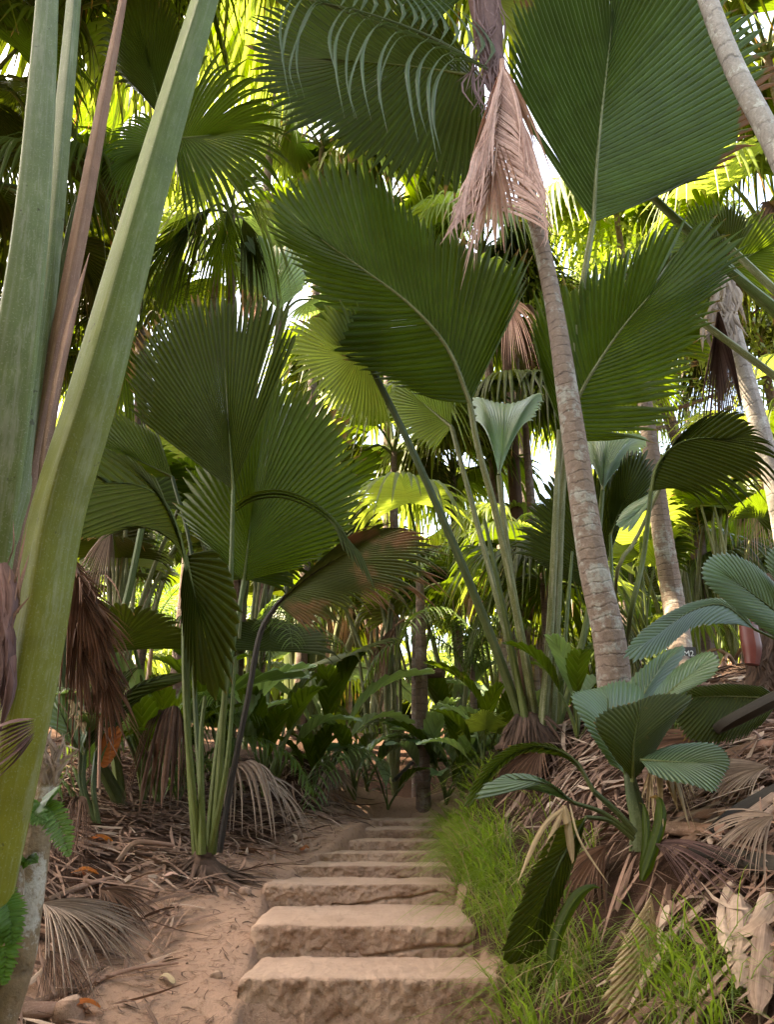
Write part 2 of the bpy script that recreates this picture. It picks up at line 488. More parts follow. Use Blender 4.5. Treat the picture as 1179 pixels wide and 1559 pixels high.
M['bark_dark'] = bark_mat('palm_bark_dark', (0.07, 0.045, 0.035), (0.19, 0.12, 0.09), lamt=0.2)
M['bark_lichen'] = bark_mat('dead_post_lichen', (0.16, 0.11, 0.06), (0.3, 0.22, 0.13), (0.5, 0.48, 0.42), 0.75, 3)
M['red'] = plain_mat('red_sheath', (0.15, 0.035, 0.03), 0.4)
M['sign'] = plain_mat('sign_black', (0.03, 0.025, 0.025), 0.5)
M['white'] = plain_mat('sign_white', (0.8, 0.8, 0.78), 0.5)


def soil_mat():
    m = NT('soil'); ob = m.obj(); pf = m.seg()
    n1 = m.noise(1.6, ob, 6, 0.65); n2 = m.noise(22, ob, 5, 0.7); n3 = m.noise(140, ob, 3, 0.7)
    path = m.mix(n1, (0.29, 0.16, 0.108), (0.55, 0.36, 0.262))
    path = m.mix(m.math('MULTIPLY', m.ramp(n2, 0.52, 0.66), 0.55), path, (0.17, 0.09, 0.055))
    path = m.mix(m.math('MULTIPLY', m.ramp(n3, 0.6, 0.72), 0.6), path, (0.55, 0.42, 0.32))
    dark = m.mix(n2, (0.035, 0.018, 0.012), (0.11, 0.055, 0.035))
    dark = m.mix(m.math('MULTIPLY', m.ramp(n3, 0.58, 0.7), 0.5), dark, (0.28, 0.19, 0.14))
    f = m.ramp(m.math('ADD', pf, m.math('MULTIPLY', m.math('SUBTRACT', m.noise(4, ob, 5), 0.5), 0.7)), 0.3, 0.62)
    m.l(m.mix(f, dark, path), m.b.inputs['Base Color'])
    m.b.inputs['Roughness'].default_value = 0.95; m.b.inputs['Specular IOR Level'].default_value = 0.15
    m.bump(m.math('ADD', n2, m.math('MULTIPLY', n3, 0.5)), 1.0, 0.03)
    return m.mat


def stone_mat():
    m = NT('step_stone'); ob = m.obj(); u, v = m.uv()
    n1 = m.noise(3.0, ob, 6, 0.65); n2 = m.noise(26, ob, 6, 0.75); n3 = m.noise(150, ob, 3, 0.7)
    c = m.mix(m.ramp(n1, 0.3, 0.7), (0.27, 0.16, 0.112), (0.47, 0.315, 0.23))
    c = m.mix(m.math('MULTIPLY', m.ramp(n2, 0.50, 0.64), 0.5), c, (0.16, 0.10, 0.07))
    c = m.mix(m.math('MULTIPLY', m.ramp(m.noise(60, ob, 4, 0.8), 0.58, 0.68), 0.5), c, (0.11, 0.07, 0.05))
    c = m.mix(m.math('MULTIPLY', m.ramp(n3, 0.58, 0.7), 0.5), c, (0.55, 0.43, 0.33))
    # tread is mixed paler than the rough riser (v holds the place along the profile)
    c = m.mix(m.math('MULTIPLY', m.ramp(v, 0.42, 0.36), 0.55), c, (0.56, 0.385, 0.29))
    m.l(c, m.b.inputs['Base Color'])
    m.b.inputs['Roughness'].default_value = 0.95; m.b.inputs['Specular IOR Level'].default_value = 0.15
    m.bump(m.math('ADD', n2, m.math('MULTIPLY', n3, 0.4)), 0.9, 0.02)
    return m.mat


M['soil'] = soil_mat()
M['stone'] = stone_mat()

# ------------------------------------------------------------------ ground
CP = [(352, 1497, 4.12), (344, 1552, 3.85), (371, 1414, 4.85), (391, 1349, 5.62), (437, 1321, 6.2), (100, 1559, 3.7), (300, 1559, 3.9), (-250, 1559, 3.5), (250, 1450, 4.6), (120, 1420, 4.4), (-120, 1400, 4.2), (340, 1450, 4.6),
      (385, 1375, 5.4), (300, 1335, 5.75), (150, 1330, 5.3), (0, 1300, 5.0), (-250, 1290, 4.6), (400, 1290, 6.6), (435, 1300, 6.9), (470, 1250, 7.7), (530, 1252, 8.6),
      (400, 1220, 8.6), (250, 1225, 7.6), (100, 1205, 7.0), (-100, 1190, 7), (450, 1130, 9.8), (530, 1190, 10), (555, 1242, 9.3), (610, 1240, 9.3), (650, 1238, 9.3),
      (600, 1222, 12), (632, 1228, 11), (700, 1200, 11), (450, 1125, 13), (300, 1130, 12), (100, 1110, 11), (-300, 1080, 11),
      (589, 1150, 25), (100, 1060, 25), (1100, 1000, 25), (589, 1140, 60), (-200, 1080, 60), (1400, 1000, 60),
      (778, 1500, 4.0), (765, 1559, 3.9), (840, 1520, 3.75), (910, 1559, 3.25), (1050, 1559, 2.8), (1300, 1559, 2.3),
      (800, 1400, 4.7), (880, 1350, 4.3), (1000, 1400, 3.6), (1179, 1400, 3.1), (975, 1278, 4.0), (1100, 1280, 3.8), (1300, 1240, 3.4),
      (720, 1330, 6.0), (755, 1290, 6.3), (770, 1230, 6.7), (810, 1180, 6.7), (860, 1180, 5.9), (920, 1190, 5.1), (1050, 1175, 4.9), (1179, 1165, 4.6),
      (800, 1122, 7.0), (935, 1062, 7.6), (1050, 1085, 6.6), (1179, 1075, 6), (1400, 1040, 6), (720, 1225, 8.3), (750, 1165, 9.5), (900, 1050, 11), (1179, 1010, 9), (690, 1238, 9)]
cpw = np.array([at(*p) for p in CP])
cpw = np.vstack([cpw, [[-6, 2, 0.3], [6, 2, 1.2], [-1.5, 2.5, 0.05], [0, 2.5, -0.05], [0, 0.5, -0.3], [0, -3, -0.5], [-6, -3, 0], [6, -3, 1],
                       [0, 140, 6], [-90, 100, 8], [90, 100, 12], [-90, -20, 1], [90, -20, 4], [0, -60, -2]]])
_d = np.linalg.norm(cpw[:, None, :2] - cpw[None, :, :2], axis=-1)
_n = len(cpw)
_A = np.zeros((_n + 3, _n + 3)); _A[:_n, :_n] = _d - np.eye(_n) * 0.05
_A[:_n, _n:] = np.c_[np.ones(_n), cpw[:, :2]]; _A[_n:, :_n] = _A[:_n, _n:].T
_w = np.linalg.solve(_A, np.r_[cpw[:, 2], 0, 0, 0])

# step table: front edge pixel row, foot row, left/right pixel, distance
STEPS = [(1490, 1600, 362, 772, 4.0), (1410, 1458, 381, 728, 4.7), (1346, 1377, 399, 700, 5.5), (1318, 1337, 444, 705, 6.1),
         (1298, 1312, 480, 716, 6.75), (1280, 1295, 524, 735, 7.4), (1263, 1276, 549, 745, 8.1), (1249, 1258, 556, 745, 8.8)]
SP = []
for (yt, yf, xl, xr, Y) in STEPS:
    a, b, f = at(xl, yt, Y), at(xr, yt, Y), at(xl, yf, Y)
    SP.append((Y, a[0], b[0], a[2], f[2]))
SP_Y = np.array([s[0] for s in SP])


def gz(X, Y, noise=True):
    X = np.asarray(X, float); Y = np.asarray(Y, float)
    sh = X.shape
    q = np.stack([X.ravel(), Y.ravel()], 1)
    out = np.empty(len(q))
    for i in range(0, len(q), 20000):
        b = q[i:i + 20000]
        out[i:i + 20000] = np.linalg.norm(b[:, None] - cpw[None, :, :2], axis=-1) @ _w[:_n] + _w[_n] + b @ _w[_n + 1:]
    out = out.reshape(sh)
    # keep the earth under the flight of steps
    xl = np.interp(Y, SP_Y, [s[1] for s in SP]); xr = np.interp(Y, SP_Y, [s[2] for s in SP])
    k = np.clip(np.searchsorted(SP_Y, Y, side='right') - 1, 0, len(SP) - 1)
    tz = np.array([s[3] for s in SP])[k]
    inside = np.clip(np.minimum(X - xl - 0.015, xr - X) / 0.07, 0, 1) * (Y > SP_Y[0] - 0.25) * np.clip((SP_Y[-1] + 0.9 - Y) / 0.5, 0, 1)
    inside = inside * inside * (3 - 2 * inside)
    low = np.where(Y < SP_Y[0], SP[0][4], tz - 0.10)
    out = np.where(inside > 0, out * (1 - inside) + np.minimum(out, low) * inside, out)
    if noise:
        p = np.stack([X, Y, np.zeros_like(X)], -1)
        away = np.clip((np.maximum(xl - X, X - xr)) / 1.2, 0.25, 1)
        out = out + fbm(p, 1.3, 3) * 0.10 * away + fbm(p, 7, 3) * 0.022
    return out


def gpt(X, Y): return np.array([X, Y, float(gz(np.array([X]), np.array([Y]))[0])])


def gpx(x, y, y0=2.2):
    """ground point under photo pixel"""
    Ys = np.linspace(y0, 30, 1400)
    pts = np.array([at(x, y, Y) for Y in Ys])
    z = gz(pts[:, 0], pts[:, 1])
    hit = np.nonzero(pts[:, 2] <= z)[0]
    i = hit[0] if len(hit) else len(Ys) // 4
    return np.array([pts[i, 0], pts[i, 1], z[i]])


def axis(lo, hi, fine_lo, fine_hi, fine, grow=1.18):
    mid = list(np.arange(fine_lo, fine_hi, fine)); a, s = fine_lo, fine
    left = []
    while a > lo: s *= grow; a -= s; left.append(a)
    a, s = mid[-1], fine; right = []
    while a < hi: s *= grow; a += s; right.append(a)
    return np.array(left[::-1] + mid + right)


gx, gy = axis(-200, 200, -3.2, 3.2, 0.03), axis(-60, 250, 2.4, 10.5, 0.035)
GX, GY = np.meshgrid(gx, gy)
GZ = gz(GX, GY)
xl = np.interp(GY, SP_Y, [s[1] for s in SP]); xr = np.interp(GY, SP_Y, [s[2] for s in SP])
# worn-earth mask: the path, the bare apron left of the steps and the bank beside it
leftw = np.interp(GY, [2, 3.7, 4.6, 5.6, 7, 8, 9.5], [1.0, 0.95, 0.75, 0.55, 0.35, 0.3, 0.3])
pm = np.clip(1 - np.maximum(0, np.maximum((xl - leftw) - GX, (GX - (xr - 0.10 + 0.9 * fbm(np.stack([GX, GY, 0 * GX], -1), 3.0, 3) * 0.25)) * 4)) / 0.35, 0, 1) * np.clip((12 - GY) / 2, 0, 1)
mb = MB()
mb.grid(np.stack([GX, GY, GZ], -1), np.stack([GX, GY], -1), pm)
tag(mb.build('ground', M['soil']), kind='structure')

# ------------------------------------------------------------------ steps
stair = thing('staircase', None, None, (0, 4, 0)); tag(stair, kind='structure')
for i, (Y, x0, x1, zt, zf) in enumerate(SP):
    yb = (SP[i + 1][0] + 0.06) if i + 1 < len(SP) else Y + 0.9
    zb = SP[i + 1][4] if i + 1 < len(SP) else zt + 0.02
    zf2 = zf - 0.06
    nx, prof = 190, []
    nt, nr = 22, 30
    for k in range(nt): f = k / (nt - 1); prof.append((yb + (Y + 0.025 - yb) * f, zb + (zt - zb) * f))
    for k in range(1, 5): a = k / 5 * math.pi / 2; prof.append((Y + 0.025 - 0.025 * math.sin(a), zt - 0.025 * (1 - math.cos(a))))
    for k in range(nr): f = k / (nr - 1); prof.append((Y - 0.02 * f, zt - 0.025 + (zf2 - zt + 0.025) * f))
    prof = np.array(prof); m_ = len(prof)
    X = np.linspace(0, 1, nx)
    P = np.zeros((m_, nx, 3))
    P[..., 0] = x0 + (x1 - x0) * X[None]
    P[..., 1] = prof[:, :1]; P[..., 2] = prof[:, 1:]
    # rounded corners + end faces folded back
    e = np.minimum(X, 1 - X) * (x1 - x0)
    cor = np.clip(1 - e / 0.05, 0, 1) ** 2
    P[..., 1] += cor[None] * 0.03 * (np.arange(m_)[:, None] > nt - 6)
    P[..., 2] -= cor[None] * 0.015
    N = np.zeros_like(P)
    w = np.clip((np.arange(m_) - nt + 3) / 6, 0, 1)[:, None]
    N[..., 1] = -w; N[..., 2] = 1 - w
    d = fbm(P + 9 * i, 2.2, 2) * (0.018 + 0.02 * w) + fbm(P, 9, 4) * (0.012 + 0.020 * w) + fbm(P, 38, 3) * (0.006 + 0.012 * w)
    # broken lower face and a wandering crack
    crack = np.abs(P[..., 2] - (zt + (zf - zt) * 0.72) - 0.10 * fbm(P * [1, 0, 0] + 5 * i, 3.0, 3)) * w + (1 - w)
    gate = fbm(P * [1, 0, 0] + 31 * i, 1.7, 2) > -0.12
    d -= (0.022 if i < 3 else 0.0) * np.exp(-(crack / 0.008) ** 2) * gate
    P += N * d[..., None]
    uv = np.stack(np.meshgrid(X, np.linspace(0, 1, m_)), -1)
    sm = MB(); sm.grid(P, uv, 0.5)
    for c, sg in ((0, -1), (-1, 1)):
        side = P[:, c]; low = side.copy(); low[:, 2] = zf2 - 0.1
        low[:, 0] += sg * 0.02
        sm.grid(np.stack([side, low]), np.stack([uv[:, c], uv[:, c]]), 0.5)
    sm.build('step', M['stone'], stair)

# ------------------------------------------------------------------ fan palm helpers
KEEL = [(0, 1.05), (28, 0.92), (60, 0.95), (92, 1.0), (120, 0.78), (160, 0.5), (200, 0.5), (240, 0.78), (268, 1.0), (300, 0.95), (332, 0.92)]


def px_r(wpx, Y): return 0.5 * wpx * Y * 1.1 / FPX


def add_leaf(root, base, rim, costa=None, mat='leaf', pet=None, petw=(9, 7), petmat='stem', name='leaf', label=None, rachis=True, **kw):
    mb = MB()
    cs, N = fan(mb, base, rim, costa, **kw)
    b0 = P3(base)
    L = np.linalg.norm(cs[-1] - cs[0])
    if costa and rachis:                              # the rib that carries on into the blade
        r0 = px_r(petw[-1], b0[1]) * 0.9
        tube(mb, [cs[0], cs[15], cs[30], cs[45], cs[-1]], [r0, r0 * 0.7, r0 * 0.45, r0 * 0.15], 6, mat=1, nrow=16)
    o = mb.build(name, [M[mat], M[petmat]], root)
    if label: o['label'] = label
    if pet:
        pm_ = MB()
        pts = [P3(p) for p in pet]
        Y0, Y1 = pts[0][1], pts[-1][1]
        tube(pm_, pts, [px_r(petw[0], Y0), px_r(petw[-1], Y1)], profile=KEEL, nrow=30)
        pm_.build('petiole', M[petmat], o)
    return o


def add_tube(root, name, pts, w, mat, sides=10, profile=None, **kw):
    mb = MB(); pts = [P3(p) for p in pts]
    rad = [px_r(wi, pts[min(len(pts) - 1, int(round(i * (len(pts) - 1) / max(1, len(w) - 1))))][1]) for i, wi in enumerate(w)]
    tube(mb, pts, rad, sides, profile, **kw)
    return mb.build(name, M[mat], root)


def dd(pts, Y):
    """give pixel pairs a depth; triples keep their own"""
    return [p if len(p) == 3 else (p[0], p[1], Y) for p in pts]

# ================================================================== LEFT FAN PALM (beside the steps)
r = thing('fan_palm', 'young fan palm with dark green blades rising from a soil mound left of the steps', 'palm', at(310, 1312, 5.75))
mb = MB()
tube(mb, [(310, 1340, 5.72), (309, 1318, 5.74), (310, 1285, 5.75)], [0.13, 0.09, 0.03], 14, nrow=10, rings=3, ringamp=.2)
for k in range(260):                                  # skirt of rootlets
    a = rng.uniform(0, 6.28); c = at(310 + rng.normal(0, 6), rng.uniform(1296, 1325), 5.72)
    q = rng.uniform(.14, .40)
    e = c + np.array([math.cos(a) * q * (1.5 if math.cos(a) > 0 else 1), math.sin(a) * q - .05, 0])
    e[2] = gpt(e[0], e[1])[2] + rng.uniform(-.02, .015)
    ribbon(mb, [c, c * .55 + e * .45 + [0, 0, -.035], e], rng.uniform(.008, .03), 6, (0, -.3, 1), twist=.5)
mb.build('root_base', M['fibre'], r)
B = 5.75
add_leaf(r, (355, 746, 5.4), [(192, 622, 5.15), (192, 560, 5.05), (208, 502, 5.0), (252, 468, 5.0), (300, 446, 5.05), (352, 450, 5.1), (400, 447, 5.15), (436, 466, 5.25), (458, 500, 5.35)],
         [(348, 650, 5.3)], 'leaf_dark', [(324, 1300, B), (338, 1120, 5.65), (350, 920, 5.5), (355, 746, 5.4)], (10, 6), 'stem', n=42, torn=.03, split=0.87, pleat=0.6, tipvar=0.03, droop=0.0, bulge=-0.04)
add_leaf(r, (371, 885, 5.75), [(318, 838, 5.7), (290, 808, 5.7), (266, 768, 5.7), (284, 722, 5.7), (330, 655, 5.75), (385, 602, 5.8), (448, 572, 5.8), (500, 605, 5.8), (545, 662, 5.8), (556, 722, 5.8), (550, 780, 5.75), (515, 832, 5.75), (455, 866, 5.75)],
         [(384, 775, 5.75)], 'leaf', [(316, 1300, B), (330, 1150, 5.75), (352, 1000, 5.75), (371, 885, 5.75)], (10, 6), 'stem', n=56, torn=.04, split=0.83, pleat=0.6, droop=0.03, bulge=0.06)
add_leaf(r, (283, 862, 5.4), [(272, 838, 5.3), (250, 812, 5.2), (200, 800, 5.0), (130, 822, 4.8), (60, 812, 4.6), (40, 750, 4.6), (85, 700, 4.7), (140, 676, 4.9), (195, 690, 5.1), (235, 720, 5.25)],
         [(268, 800, 5.35), (232, 745, 5.2), (160, 735, 4.9)], 'leaf_dark', [(298, 1300, B), (288, 1150, 5.7), (284, 1000, 5.5), (283, 862, 5.4)], (10, 7), 'stem', n=40, split=0.9, pleat=0.4, bulge=0.05)
add_leaf(r, (262, 726, 6.0), [(225, 728, 6), (180, 722, 6), (120, 705, 5.9), (108, 660, 5.9), (150, 628, 5.9), (200, 634, 6), (240, 655, 6)],
         [(190, 690, 5.95)], 'leaf', [(312, 1300, B + .05), (296, 1050, 5.95), (292, 850, 6.05), (262, 726, 6.0)], (8, 5), 'stem_dark', n=36, split=0.84, pleat=0.5)
add_leaf(r, (283, 846, 5.42), [(274, 900, 5.4), (277, 960, 5.38), (292, 1035, 5.36), (312, 1064, 5.35), (342, 1052, 5.36), (360, 985, 5.38), (366, 905, 5.4), (332, 834, 5.42)],
         [(300, 920, 5.36)], 'leaf_dark', n=22, split=0.93, pleat=0.5, bulge=0.08)
add_leaf(r, (422, 920, 5.6), [(470, 958, 5.5), (505, 948, 5.45), (560, 912, 5.3), (640, 906, 5.2), (672, 880, 5.2), (682, 848, 5.2), (660, 812, 5.25), (622, 784, 5.3), (585, 778, 5.35)],
         [(470, 878, 5.55), (545, 832, 5.45)], 'leaf_dying', [(334, 1298, B - .05), (352, 1190, 5.7), (378, 1060, 5.65), (396, 965, 5.62), (422, 920, 5.6)], (8, 8), 'stem_black', n=54, split=0.70, pleat=0.7, droop=0.10, bulge=0.07, label='dying leaf streaked pinkish brown')
# folded leaf whose spine arches over to the right
mb = MB()
for k, off in enumerate((0, 5, 10)):
    ribbon(mb, [(357, 770 + off, 5.3), (385, 752 + off, 5.25), (430, 748 + off, 5.2), (480, 768 + off, 5.15), (520, 806 + off, 5.1), (545, 858 + off * 2, 5.05)], 0.045 - 0.008 * k, 24, (0, 0, 1), 0.6, tail=0.55)
for k in range(7):
    x = 500 + k * 6; y = 788 + k * 7
    ribbon(mb, [(x, y, 5.12), (x + 14, y + 18, 5.08), (x + 24 + k * 2, y + 52 + k * 3, 5.05)], 0.02, 8, (0, -1, 0))
mb.build('leaf', M['leaf_dark'], r)
for pts, w in (([(304, 1300, 5.68), (284, 1100, 5.45), (280, 960, 5.4), (283, 850, 5.41)], (9, 6)), ([(320, 1296, 5.66), (346, 1160, 5.5), (358, 1000, 5.4)], (9, 4)), ([(308, 1300, 5.64), (306, 1130, 5.55), (312, 1060, 5.5)], (11, 5))):
    add_tube(r, 'petiole', pts, w, 'stem', profile=KEEL)

# ================================================================== RIGHT FAN PALM CLUMP (on the bank)
B = 7.0
r = thing('fan_palm', 'big fan palm clump with long bare leaf stalks on the bank right of the steps', 'palm', at(806, 1122, B))
mb = MB(); tube(mb, [(808, 1145, B), (808, 1122, B), (808, 1085, B)], [0.30, 0.20, 0.08], 14, nrow=12, rings=4, ringamp=.2)
for k in range(90):
    a = rng.uniform(0, 6.28); c = at(808 + 22 * math.cos(a), rng.uniform(1085, 1120), B - .1 - .1 * math.sin(a))
    ribbon(mb, [c, c + [.05 * math.cos(a), -.06, -.06], c + [.16 * math.cos(a), -.12, -rng.uniform(.14, .3)]], rng.uniform(.01, .04), 6, twist=1)
mb.build('root_base', M['fibre'], r)
# giant upright leaf, top right
add_leaf(r, (904, 338, 6.3), [(760, 108, 6.1), (774, 40, 6.1), (812, -60, 6.1), (860, -140, 6.1), (930, -185, 6.1), (1010, -160, 6.1), (1080, -80, 6.1), (1150, 20, 6.15), (1180, 100, 6.2), (1165, 168, 6.2), (1142, 214, 6.2), (1110, 246, 6.25), (1060, 270, 6.25)],
         [(912, 220, 6.28), (932, 40, 6.2)], 'leaf_giant', [(838, 1112, B), (848, 900, 6.8), (858, 700, 6.6), (878, 500, 6.45), (904, 338, 6.3)], (17, 10), 'stem_pale', n=72, torn=.05, split=0.88, pleat=0.75, bulge=-0.03, M=16, tipvar=.03)
# wide leaf, centre, its tip off to the left
add_leaf(r, (716, 614, 6.2), [(655, 606, 6.25), (592, 582, 6.2), (540, 556, 6.15), (494, 530, 6.1), (474, 500, 6.0), (478, 455, 5.9), (438, 392, 5.8), (408, 345, 5.75), (404, 318, 5.75), (424, 278, 5.75), (464, 252, 5.8), (502, 232, 5.85), (546, 232, 5.9), (600, 285, 6.0), (650, 325, 6.05), (700, 352, 6.1), (748, 372, 6.15), (800, 386, 6.2), (806, 432, 6.25)],
         [(694, 550, 6.1), (640, 478, 5.98), (560, 415, 5.9), (490, 365, 5.82)], 'leaf', [(818, 1112, B), (798, 990, 6.8), (760, 800, 6.5), (728, 680, 6.3), (716, 614, 6.2)], (13, 9), 'stem_pale', n=68, torn=.05, split=0.84, pleat=0.6, bulge=-0.05, M=16, droop=0.02)
# dark right leaf
add_leaf(r, (864, 670, 6.5), [(822, 560, 6.4), (806, 480, 6.35), (826, 424, 6.3), (866, 424, 6.3), (905, 402, 6.3), (955, 366, 6.3), (1005, 334, 6.3), (1065, 328, 6.3), (1112, 334, 6.3), (1140, 372, 6.3), (1112, 425, 6.3), (1085, 475, 6.3), (1064, 532, 6.35), (1052, 582, 6.35), (1034, 622, 6.4), (1000, 652, 6.4), (952, 668, 6.45)],
         [(884, 600, 6.45), (940, 510, 6.35), (990, 450, 6.3)], 'leaf', [(832, 1112, B), (840, 960, 6.9), (852, 800, 6.7), (864, 670, 6.5)], (15, 10), 'stem_pale', n=64, torn=.06, split=0.80, pleat=0.6, bulge=-0.05, M=16, droop=0.05)
# leaf seen from below behind the centre leaf
add_leaf(r, (563, 553, 6.35), [(600, 660, 6.9), (560, 652, 6.7), (520, 635, 6.5), (478, 600, 6.2), (442, 548, 5.9), (436, 505, 5.8), (470, 468, 5.8), (530, 450, 5.9), (590, 470, 6.1)],
         [(520, 540, 6.2)], 'leaf_yellow', [(800, 1115, B), (762, 1005, 6.9), (700, 850, 6.7), (630, 690, 6.5), (563, 553, 6.35)], (14, 10), 'stem_dark', n=48, split=0.74, pleat=0.5, droop=0.1)
# pale cup-shaped leaf showing its upper side
add_leaf(r, (760, 724, 6.5), [(722, 640, 7.1), (719, 606, 7.4), (745, 612, 7.5), (775, 616, 7.5), (802, 610, 7.45), (830, 600, 7.4), (812, 640, 7.1)],
         [(764, 690, 6.75)], 'leaf_pale_sheen', [(812, 1112, B), (800, 1010, 6.9), (775, 850, 6.65), (760, 724, 6.5)], (11, 8), 'stem_pale', n=30, split=0.93, pleat=0.5, bulge=0.14, label='pale leaf cupped upward')
add_leaf(r, (918, 748, 7.2), [(884, 700, 7.8), (880, 668, 8.1), (905, 662, 8.2), (935, 664, 8.2), (962, 664, 8.1), (988, 670, 8.0), (960, 710, 7.7)],
         [(920, 710, 7.45)], 'leaf_pale_sheen', [(850, 1110, B + .2), (886, 980, 7.2), (908, 860, 7.2), (918, 748, 7.2)], (9, 7), 'stem', n=30, split=0.93, pleat=0.5, bulge=0.14, label='pale leaf with its glossy upper side showing')
add_leaf(r, (905, 905, 7.6), [(858, 880, 7.5), (810, 852, 7.5), (775, 826, 7.5), (798, 775, 7.5), (826, 735, 7.5), (862, 700, 7.5), (905, 695, 7.5), (940, 720, 7.5), (950, 790, 7.5)],
         [(890, 820, 7.55)], 'leaf_dark', [(845, 1115, B + .3), (880, 1010, 7.5), (905, 905, 7.6)], (9, 7), 'stem_dark', n=46, split=0.8, pleat=0.5)
add_leaf(r, (688, 650, 7.0), [(660, 690, 7.3), (610, 660, 7.3), (585, 620, 7.3), (600, 580, 7.2), (640, 560, 7.1), (690, 570, 7.0)], [(640, 610, 7.2)], 'leaf_yellow',
         [(806, 1112, B), (770, 960, 6.95), (728, 800, 6.95), (688, 650, 7.0)], (10, 7), 'stem_pale', n=36, split=0.75, pleat=0.5)
for pts, w, m_ in (([(826, 1112, B - .1), (838, 960, 6.8), (846, 800, 6.6), (852, 655, 6.5)], (14, 7), 'stem_pale'), ([(804, 1114, B - .1), (786, 1020, 6.9), (768, 930, 6.8), (738, 790, 6.7)], (11, 5), 'stem'), ([(850, 1108, B + .1), (862, 960, 7.0), (872, 840, 7.0)], (8, 4), 'stem'), ([(842, 1108, B + .2), (876, 1000, 7.3), (930, 880, 7.3)], (7, 4), 'stem_pale')):
    add_tube(r, 'petiole', pts, w, m_, profile=KEEL)

# ================================================================== TALL SLENDER PALM WITH THE DEAD FROND
Y = 7.6
r = thing('tall_palm', 'tall slender ringed palm with a pinkish dead frond hanging under its crown', 'palm', gpt(1.75, 6.05))
base = np.array(r.location)
add_tube(r, 'trunk', [base + [0, 0, -.1], (930, 985, 5.95), (902, 850, 5.92), (872, 650, 5.9), (843, 460, 5.9), (812, 320, 5.9), (775, 180, 5.9), (752, 110, 5.9)], (50, 44, 40, 35, 29, 26, 24, 24), 'bark', 16, nrow=300, rings=74, ringamp=0.022)
mb = MB(); tube(mb, [(756, 130, 5.9), (745, 60, 5.9), (734, -30, 5.9), (728, -130, 5.9)], [0.10, 0.15, 0.15, 0.10], 12, nrow=20, rings=5, ringamp=.25)
for k in range(46):
    x, y = rng.uniform(715, 765), rng.uniform(-40, 120)
    ribbon(mb, [(x, y, 5.78), (x + rng.normal(0, 8), y + 25, 5.74), (x + rng.normal(0, 16), y + rng.uniform(40, 80), 5.76)], 0.02, 6)
mb.build('crown_sheath', M['dead_purple'], r)
mb = MB()
fan(mb, (765, 95, 5.75), [(708, 262, 5.7), (700, 318, 5.65), (716, 350, 5.62), (742, 362, 5.6), (772, 352, 5.6), (800, 330, 5.62), (822, 296, 5.65), (832, 236, 5.72)], [(760, 170, 5.7), (748, 280, 5.62)],
    n=30, split=0.66, pleat=0.9, droop=0.05, torn=0.15, tipvar=0.10, splitvar=.1)
for k in range(104):
    f = (k // 2 + .5) / 52; sd = -1 if k % 2 else 1
    x0, y0 = 766 - 26 * f, 100 + 215 * f
    wd = (20 + 60 * f ** .7) * (1.3 if sd > 0 else .74)
    ln = 160 - 105 * f + rng.normal(0, 14)
    ribbon(mb, [(x0, y0, 5.64), (x0 + sd * wd * .5, y0 + ln * .22, 5.58), (x0 + sd * wd * .9, y0 + ln * .6, 5.55), (x0 + sd * wd * rng.uniform(.8, 1.2), y0 + ln, 5.56)], rng.uniform(.02, .045), 10, fold=.6, twist=rng.uniform(-.5, .5), tail=.45)
for k in range(30):
    f = rng.uniform(0, 1); x, y = 766 - 26 * f, 130 + 190 * f
    ribbon(mb, [(x, y, 5.6), (x - 14, y + 30, 5.54), (x - rng.uniform(18, 50), y + rng.uniform(60, 130), 5.54)], rng.uniform(.006, .016), 8, twist=1)
tube(mb, [(765, 92, 5.72), (762, 160, 5.7), (752, 265, 5.6), (740, 350, 5.6)], [0.03, 0.02, 0.012, 0.004], 6)
mb.build('dead_frond', M['dead_pink'], r)
add_leaf(r, (738, 118, 5.95), [(752, 330, 6.5), (712, 306, 6.5), (655, 292, 6.5), (610, 280, 6.5), (560, 254, 6.5), (500, 218, 6.4), (440, 192, 6.4), (392, 135, 6.4), (374, 62, 6.4), (396, -10, 6.4), (470, -50, 6.4), (560, -60, 6.4), (650, -40, 6.3)],
         [(690, 110, 6.1), (600, 98, 6.25), (500, 90, 6.3)], 'leaf_dark', n=64, split=0.78, pleat=0.6, bulge=-0.05, droop=0.06, M=16)
# leaf end-on with long drooping tips
mb = MB()
for k in range(15):
    f = (k + rng.uniform(-.3, .3)) / 14; f = min(max(f, 0), 1); x, y = 742 - 250 * f, 104 - 95 * f ** 0.8
    a = rng.normal(0, 9)
    ribbon(mb, [(x, y, 5.7), (x - 42 + a, y - 10 - 12 * f, 5.65), (x - 70 + a, y + 22, 5.6), (x - 74 + a * 2, y + 78, 5.6), (x - 62 + a * 2, y + rng.uniform(90, 160), 5.6)], rng.uniform(.03, .055), 16, (0, -.4, 1), 0.4, tail=0.35)
    ribbon(mb, [(x, y, 5.7), (x + 14, y - 26, 5.72), (x - 8, y - 60, 5.75), (x - 44, y - 92, 5.8)], 0.05, 10, (0, -.4, 1), 0.4, tail=0.6)
tube(mb, [(742, 106, 5.75), (660, 58, 5.7), (560, 20, 5.66), (470, 0, 5.65)], [0.02, 0.014, 0.008, 0.004], 6)
mb.build('leaf', M['leaf_dusk'], r)
add_leaf(r, (728, -20, 6.0), [(640, 60, 6.0), (600, 0, 6.0), (600, -80, 6.0), (680, -150, 6.0), (760, -170, 6.0)], [(670, -70, 6.0)], 'leaf', n=30, split=.7)
add_leaf(r, (736, 10, 6.0), [(800, 110, 8.2), (860, 70, 8.3), (900, -20, 8.3), (860, -120, 8.2), (780, -170, 8)], [(820, -20, 8)], 'leaf_yellow', n=34, split=.7)

